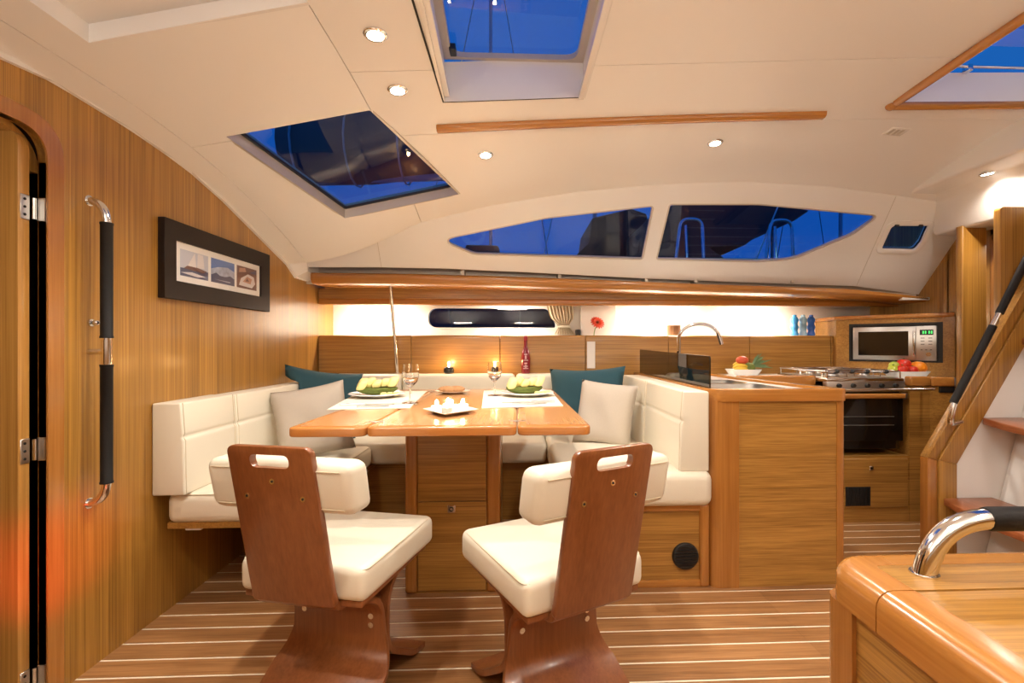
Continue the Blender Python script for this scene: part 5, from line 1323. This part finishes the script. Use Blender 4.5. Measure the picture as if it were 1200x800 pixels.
leafg = plain('pineapple_leaf', (.13, .22, .10), .6, bscale=40, var=.3)
for k in range(4):
    b_ = c + Vector((-.06 + .01 * k, -.025 + .022 * k, .036 + .012 * (k % 2) + .008 * k))
    pts = bez(b_ + Vector((-.028, -.01, -.005)), b_ + Vector((.03, -.02, .012)), b_ + Vector((.085, .0, -.004)), 8)
    tb_ = thing('banana', 'yellow banana in the white tropical fruit bowl', 'fruit', b_, 'bananas in the bowl')
    part('skin', MB().tube(pts, [.004, .012, .0165, .018, .018, .0175, .015, .010, .004], 8), yel, tb_)
    part('stalk', MB().tube([pts[-1], pts[-1] + Vector((.012, .002, .004))], .004, 6), plain('banana_stalk', (.22, .16, .04), .7), tb_)
tag(part('mango', MB().ell(c + Vector((-.003, .01, .100)), (.042, .032, .028), 16, 10), mango, off=c + Vector((0, .01, .07))), 'red mango on top of the bananas in the bowl', 'fruit')
pi = thing('pineapple', 'small pineapple with spiky green crown in the tropical fruit bowl', 'fruit', c + Vector((.04, .01, .02)))
part('body', MB().ell(c + Vector((.045, .01, .045)), (.04, .042, .038), 14, 10), fr_skin, pi)
for k in range(30):
    a = random.uniform(-.75, .75); e = random.uniform(-.65, .65); L_ = random.uniform(.09, .145)
    d = Vector((math.cos(a * .8) * .75, math.sin(e), .55 + .75 * math.sin(a))).normalized(); o0 = c + Vector((.062, .01, .055)); s = d.cross(Vector((0, 0, 1))).normalized() * .007; g_ = Vector((0, 0, -.02))
    q_ = [o0 - s, o0 + s, o0 + d * L_ * .55 + s * .9, o0 + d * L_ + g_, o0 + d * L_ * .55 - s * .9]; th_ = Vector((0, 0, .002))
    part('leaf', MB().add([p for p in q_] + [p - th_ for p in q_], [(0, 1, 2, 3, 4), (9, 8, 7, 6, 5)] + [(i, (i + 1) % 5, 5 + (i + 1) % 5, 5 + i) for i in range(5)]), leafg, pi, smooth=False)
c = Vector((PY(1062, 438, 2.93).x, 2.93, .8325))
bowl(c, .115, .07, .040, 'white rectangular bowl of red and orange fruit before the microwave')
fruits = [('orange', (.068, -.01, .060), .046, (.85, .27, .015), 'bright orange in the bowl before the microwave'), ('tomato', (.0, .02, .078), .042, (.62, .03, .015), 'large red tomato on top in the bowl before the microwave'),
          ('tomato', (-.045, -.025, .048), .034, (.60, .035, .015), 'small red tomato at the lime end of the bowl before the microwave'), ('tomato', (.012, -.032, .044), .032, (.60, .035, .015), 'small red tomato beside the orange in the bowl'),
          ('lime', (-.085, .0, .050), .030, (.52, .58, .06), 'yellow-green lime at the end of the bowl before the microwave'), ('lime', (-.055, .03, .072), .030, (.48, .58, .08), 'yellow-green lime resting behind the tomatoes')]
for nm, d, r, col, lab in fruits:
    f_ = thing(nm, lab, 'fruit', c + Vector(d) - Vector((0, 0, r)))
    part('skin', MB().ell(c + Vector(d), (r, r, r * .93), 16, 10, fn=lambda v: Vector((v.x, v.y, v.z * (1 - .12 * math.exp(-(v.x ** 2 + v.y ** 2) * 12))))), plain(nm + '_skin', col, .3, bscale=60, var=.1), f_)
    part('stem', MB().disc(c + Vector(d) + Vector((0, 0, r * .80)), (0, 0, 1), .006, .006, 8), plain(nm + '_stem', (.10, .16, .03), .7), f_)

# ================================================================== OUTSIDE
# mast, boom, neighbouring boats and deck rails in the blue dusk
dk = plain('dark_silhouette', (.02, .022, .03), .6); alu = plain('mast_alloy', (.35, .36, .38), .4, .4)
def yacht(name, label, pxs, y, depth, mat, masts):
    P_ = [(PY(u, v, y).x, PY(u, v, y).z) for u, v in pxs]; x0_ = sum(p[0] for p in P_) / len(P_)
    t = thing(name, label, 'boat', (x0_, y, 1.0))
    part('superstructure', MB().prism(P_, lambda a, b: (a, y, b), lambda a, b: (a, y + depth, b)), mat, t, bevel=.04)
    zl_ = min(p[1] for p in P_); xa_ = min(p[0] for p in P_) - .4; xb_ = max(p[0] for p in P_) + .4
    part('hull', MB().prism([(xa_ + .5, -.6), (xb_ - .3, -.6), (xb_, zl_ + .02), (xa_, zl_ + .02)], lambda a, b: (a, y - .1, b), lambda a, b: (a, y + depth + .3, b)), mat, t, bevel=.06)
    for (u, vt, r) in masts:
        p = PY(u, 300, y + depth / 2); m_ = part('mast', MB().tube([(p.x, y + depth / 2, zl_), (p.x, y + depth / 2, vt)], r, 8), alu, t)
        for dx in (-1.3, 1.1): part('stay', MB().tube([(p.x, y + depth / 2, vt - .1), (p.x + dx, y + depth / 2, zl_)], .010, 6), alu, m_)
        part('spreader', MB().tube([(p.x - .6, y + depth / 2, zl_ + (vt - zl_) * .45), (p.x + .6, y + depth / 2, zl_ + (vt - zl_) * .45)], .02, 6), alu, m_)
brn = plain('dark_brown_cover', (.035, .022, .02), .7); gry = plain('grey_cover', (.16, .13, .12), .7)
yacht('moored_yacht', 'low dark moored yacht with mast beyond the tapering window', [(545, 303), (545, 286), (584, 287), (588, 303)], 8.0, 2.0, dk, [(575, 9, .03)])
yacht('moored_yacht', 'dark covered yacht filling the mullion end of the tapering window', [(668, 306), (690, 284), (694, 255), (740, 244), (758, 250), (772, 306)], 10.7, 2.0, brn, [(697, 9, .05)])
yacht('moored_yacht', 'big dark motor yacht shape, partly standing in for reflections in the pointed window', [(768, 310), (768, 247), (800, 236), (905, 236), (950, 246), (932, 258), (892, 272), (874, 287), (832, 290), (862, 310)], 8.0, 2.2, brn, [(905, 10, .03), (985, 10, .035)])  # dark shape stands for reflected interior wood as well as a neighbouring boat
def deck_rail(xa, label):
    t = thing('deck_rail', label, 'rail', (xa, 3.75, 1.68), 'bent steel rails on deck')
    part('hoop', MB().tube(fillet([(xa - .09, 3.75, 1.50), (xa - .03, 3.75, 2.02), (xa + .14, 3.75, 2.02), (xa + .16, 3.75, 1.50)], .07, 6), .013, 10), M['chrome'], t)
    part('brace', MB().tube([(xa + .05, 3.80, 1.50), (xa + .02, 3.78, 1.98)], .010, 8), M['chrome'], t)
deck_rail(1.30, 'inverted-U steel rail on deck near the white mullion'); deck_rail(2.02, 'inverted-U steel rail on deck near the window tip')
fA, fB = PY(914, 236, 4.05), PY(883, 312, 4.05); fB = fA + (fB - fA) * ((fA.z - 1.498) / (fA.z - fB.z))
fs = tag(part('flag_staff', MB().tube([fB, fA], .007, 8), M['china'], off=fB), 'thin white staff leaning on deck outside the pointed window', 'pole')
# side deck, and an added boat whose sail cover stands in for skylight reflections
struct(part('side_deck', MB().box(-3, 4, 3.72, 4.6, 1.45, 1.50), dk, smooth=False), 'dark side deck outside the cabin windows', 'deck')
ry = 6.0
q0, q1, q2 = PY(338, 176, ry), PY(430, 172, ry), PY(545, 168, ry)
rf = thing('added_yacht', 'added yacht with stowed sail on its boom, standing in for dark reflections in the skylight', 'boat', (q1.x, ry, -.6))
part('hull', MB().prism([(q0.x - 3.0, -.6), (q2.x + 2.2, -.6), (q2.x + 2.6, .95), (q0.x - 3.6, .95)], lambda a, b: (a, ry - .7, b), lambda a, b: (a, ry + 1.2, b)), dk, rf, bevel=.06)
part('mast', MB().tube([(q0.x - .06, ry, .9), (q0.x - .06, ry, 10)], .06, 10), alu, rf)
part('boom', MB().tube([(q0.x - .06, ry, q0.z - .36), (q2.x + .9, ry, q2.z - .36)], .06, 10), alu, rf)
sc_ = part('sail_cover', MB().tube([q0, q0.lerp(q2, .12), q1, q2, q2 + Vector((.8, 0, -.1))], [.34, .42, .44, .36, .22], 16), plain('cover_reflection_plum', (.10, .075, .08), .8), rf)  # dark colour stands in for brown reflections in the skylight
for k in range(4):
    q = q0.lerp(q2, .1 + .28 * k); part('cover_tie', MB().loop([(q.x, ry + .45 * math.cos(t), q.z - .01 + .45 * math.sin(t)) for t in [i / 16 * 2 * math.pi for i in range(16)]], .012), alu, sc_)
part('lazy_line', MB().tube([(q0.x + .9, ry - .3, q1.z + .3), (q0.x - .06, ry, 8.5)], .008, 6), alu, rf)
struct(part('added_quay', MB().box(-14, 18, 13.2, 14.5, -1, 2.25), dk, smooth=False), 'dark quay added beyond the yachts to blacken the hull port', 'quay')  # added dark block that keeps the hull port nearly black
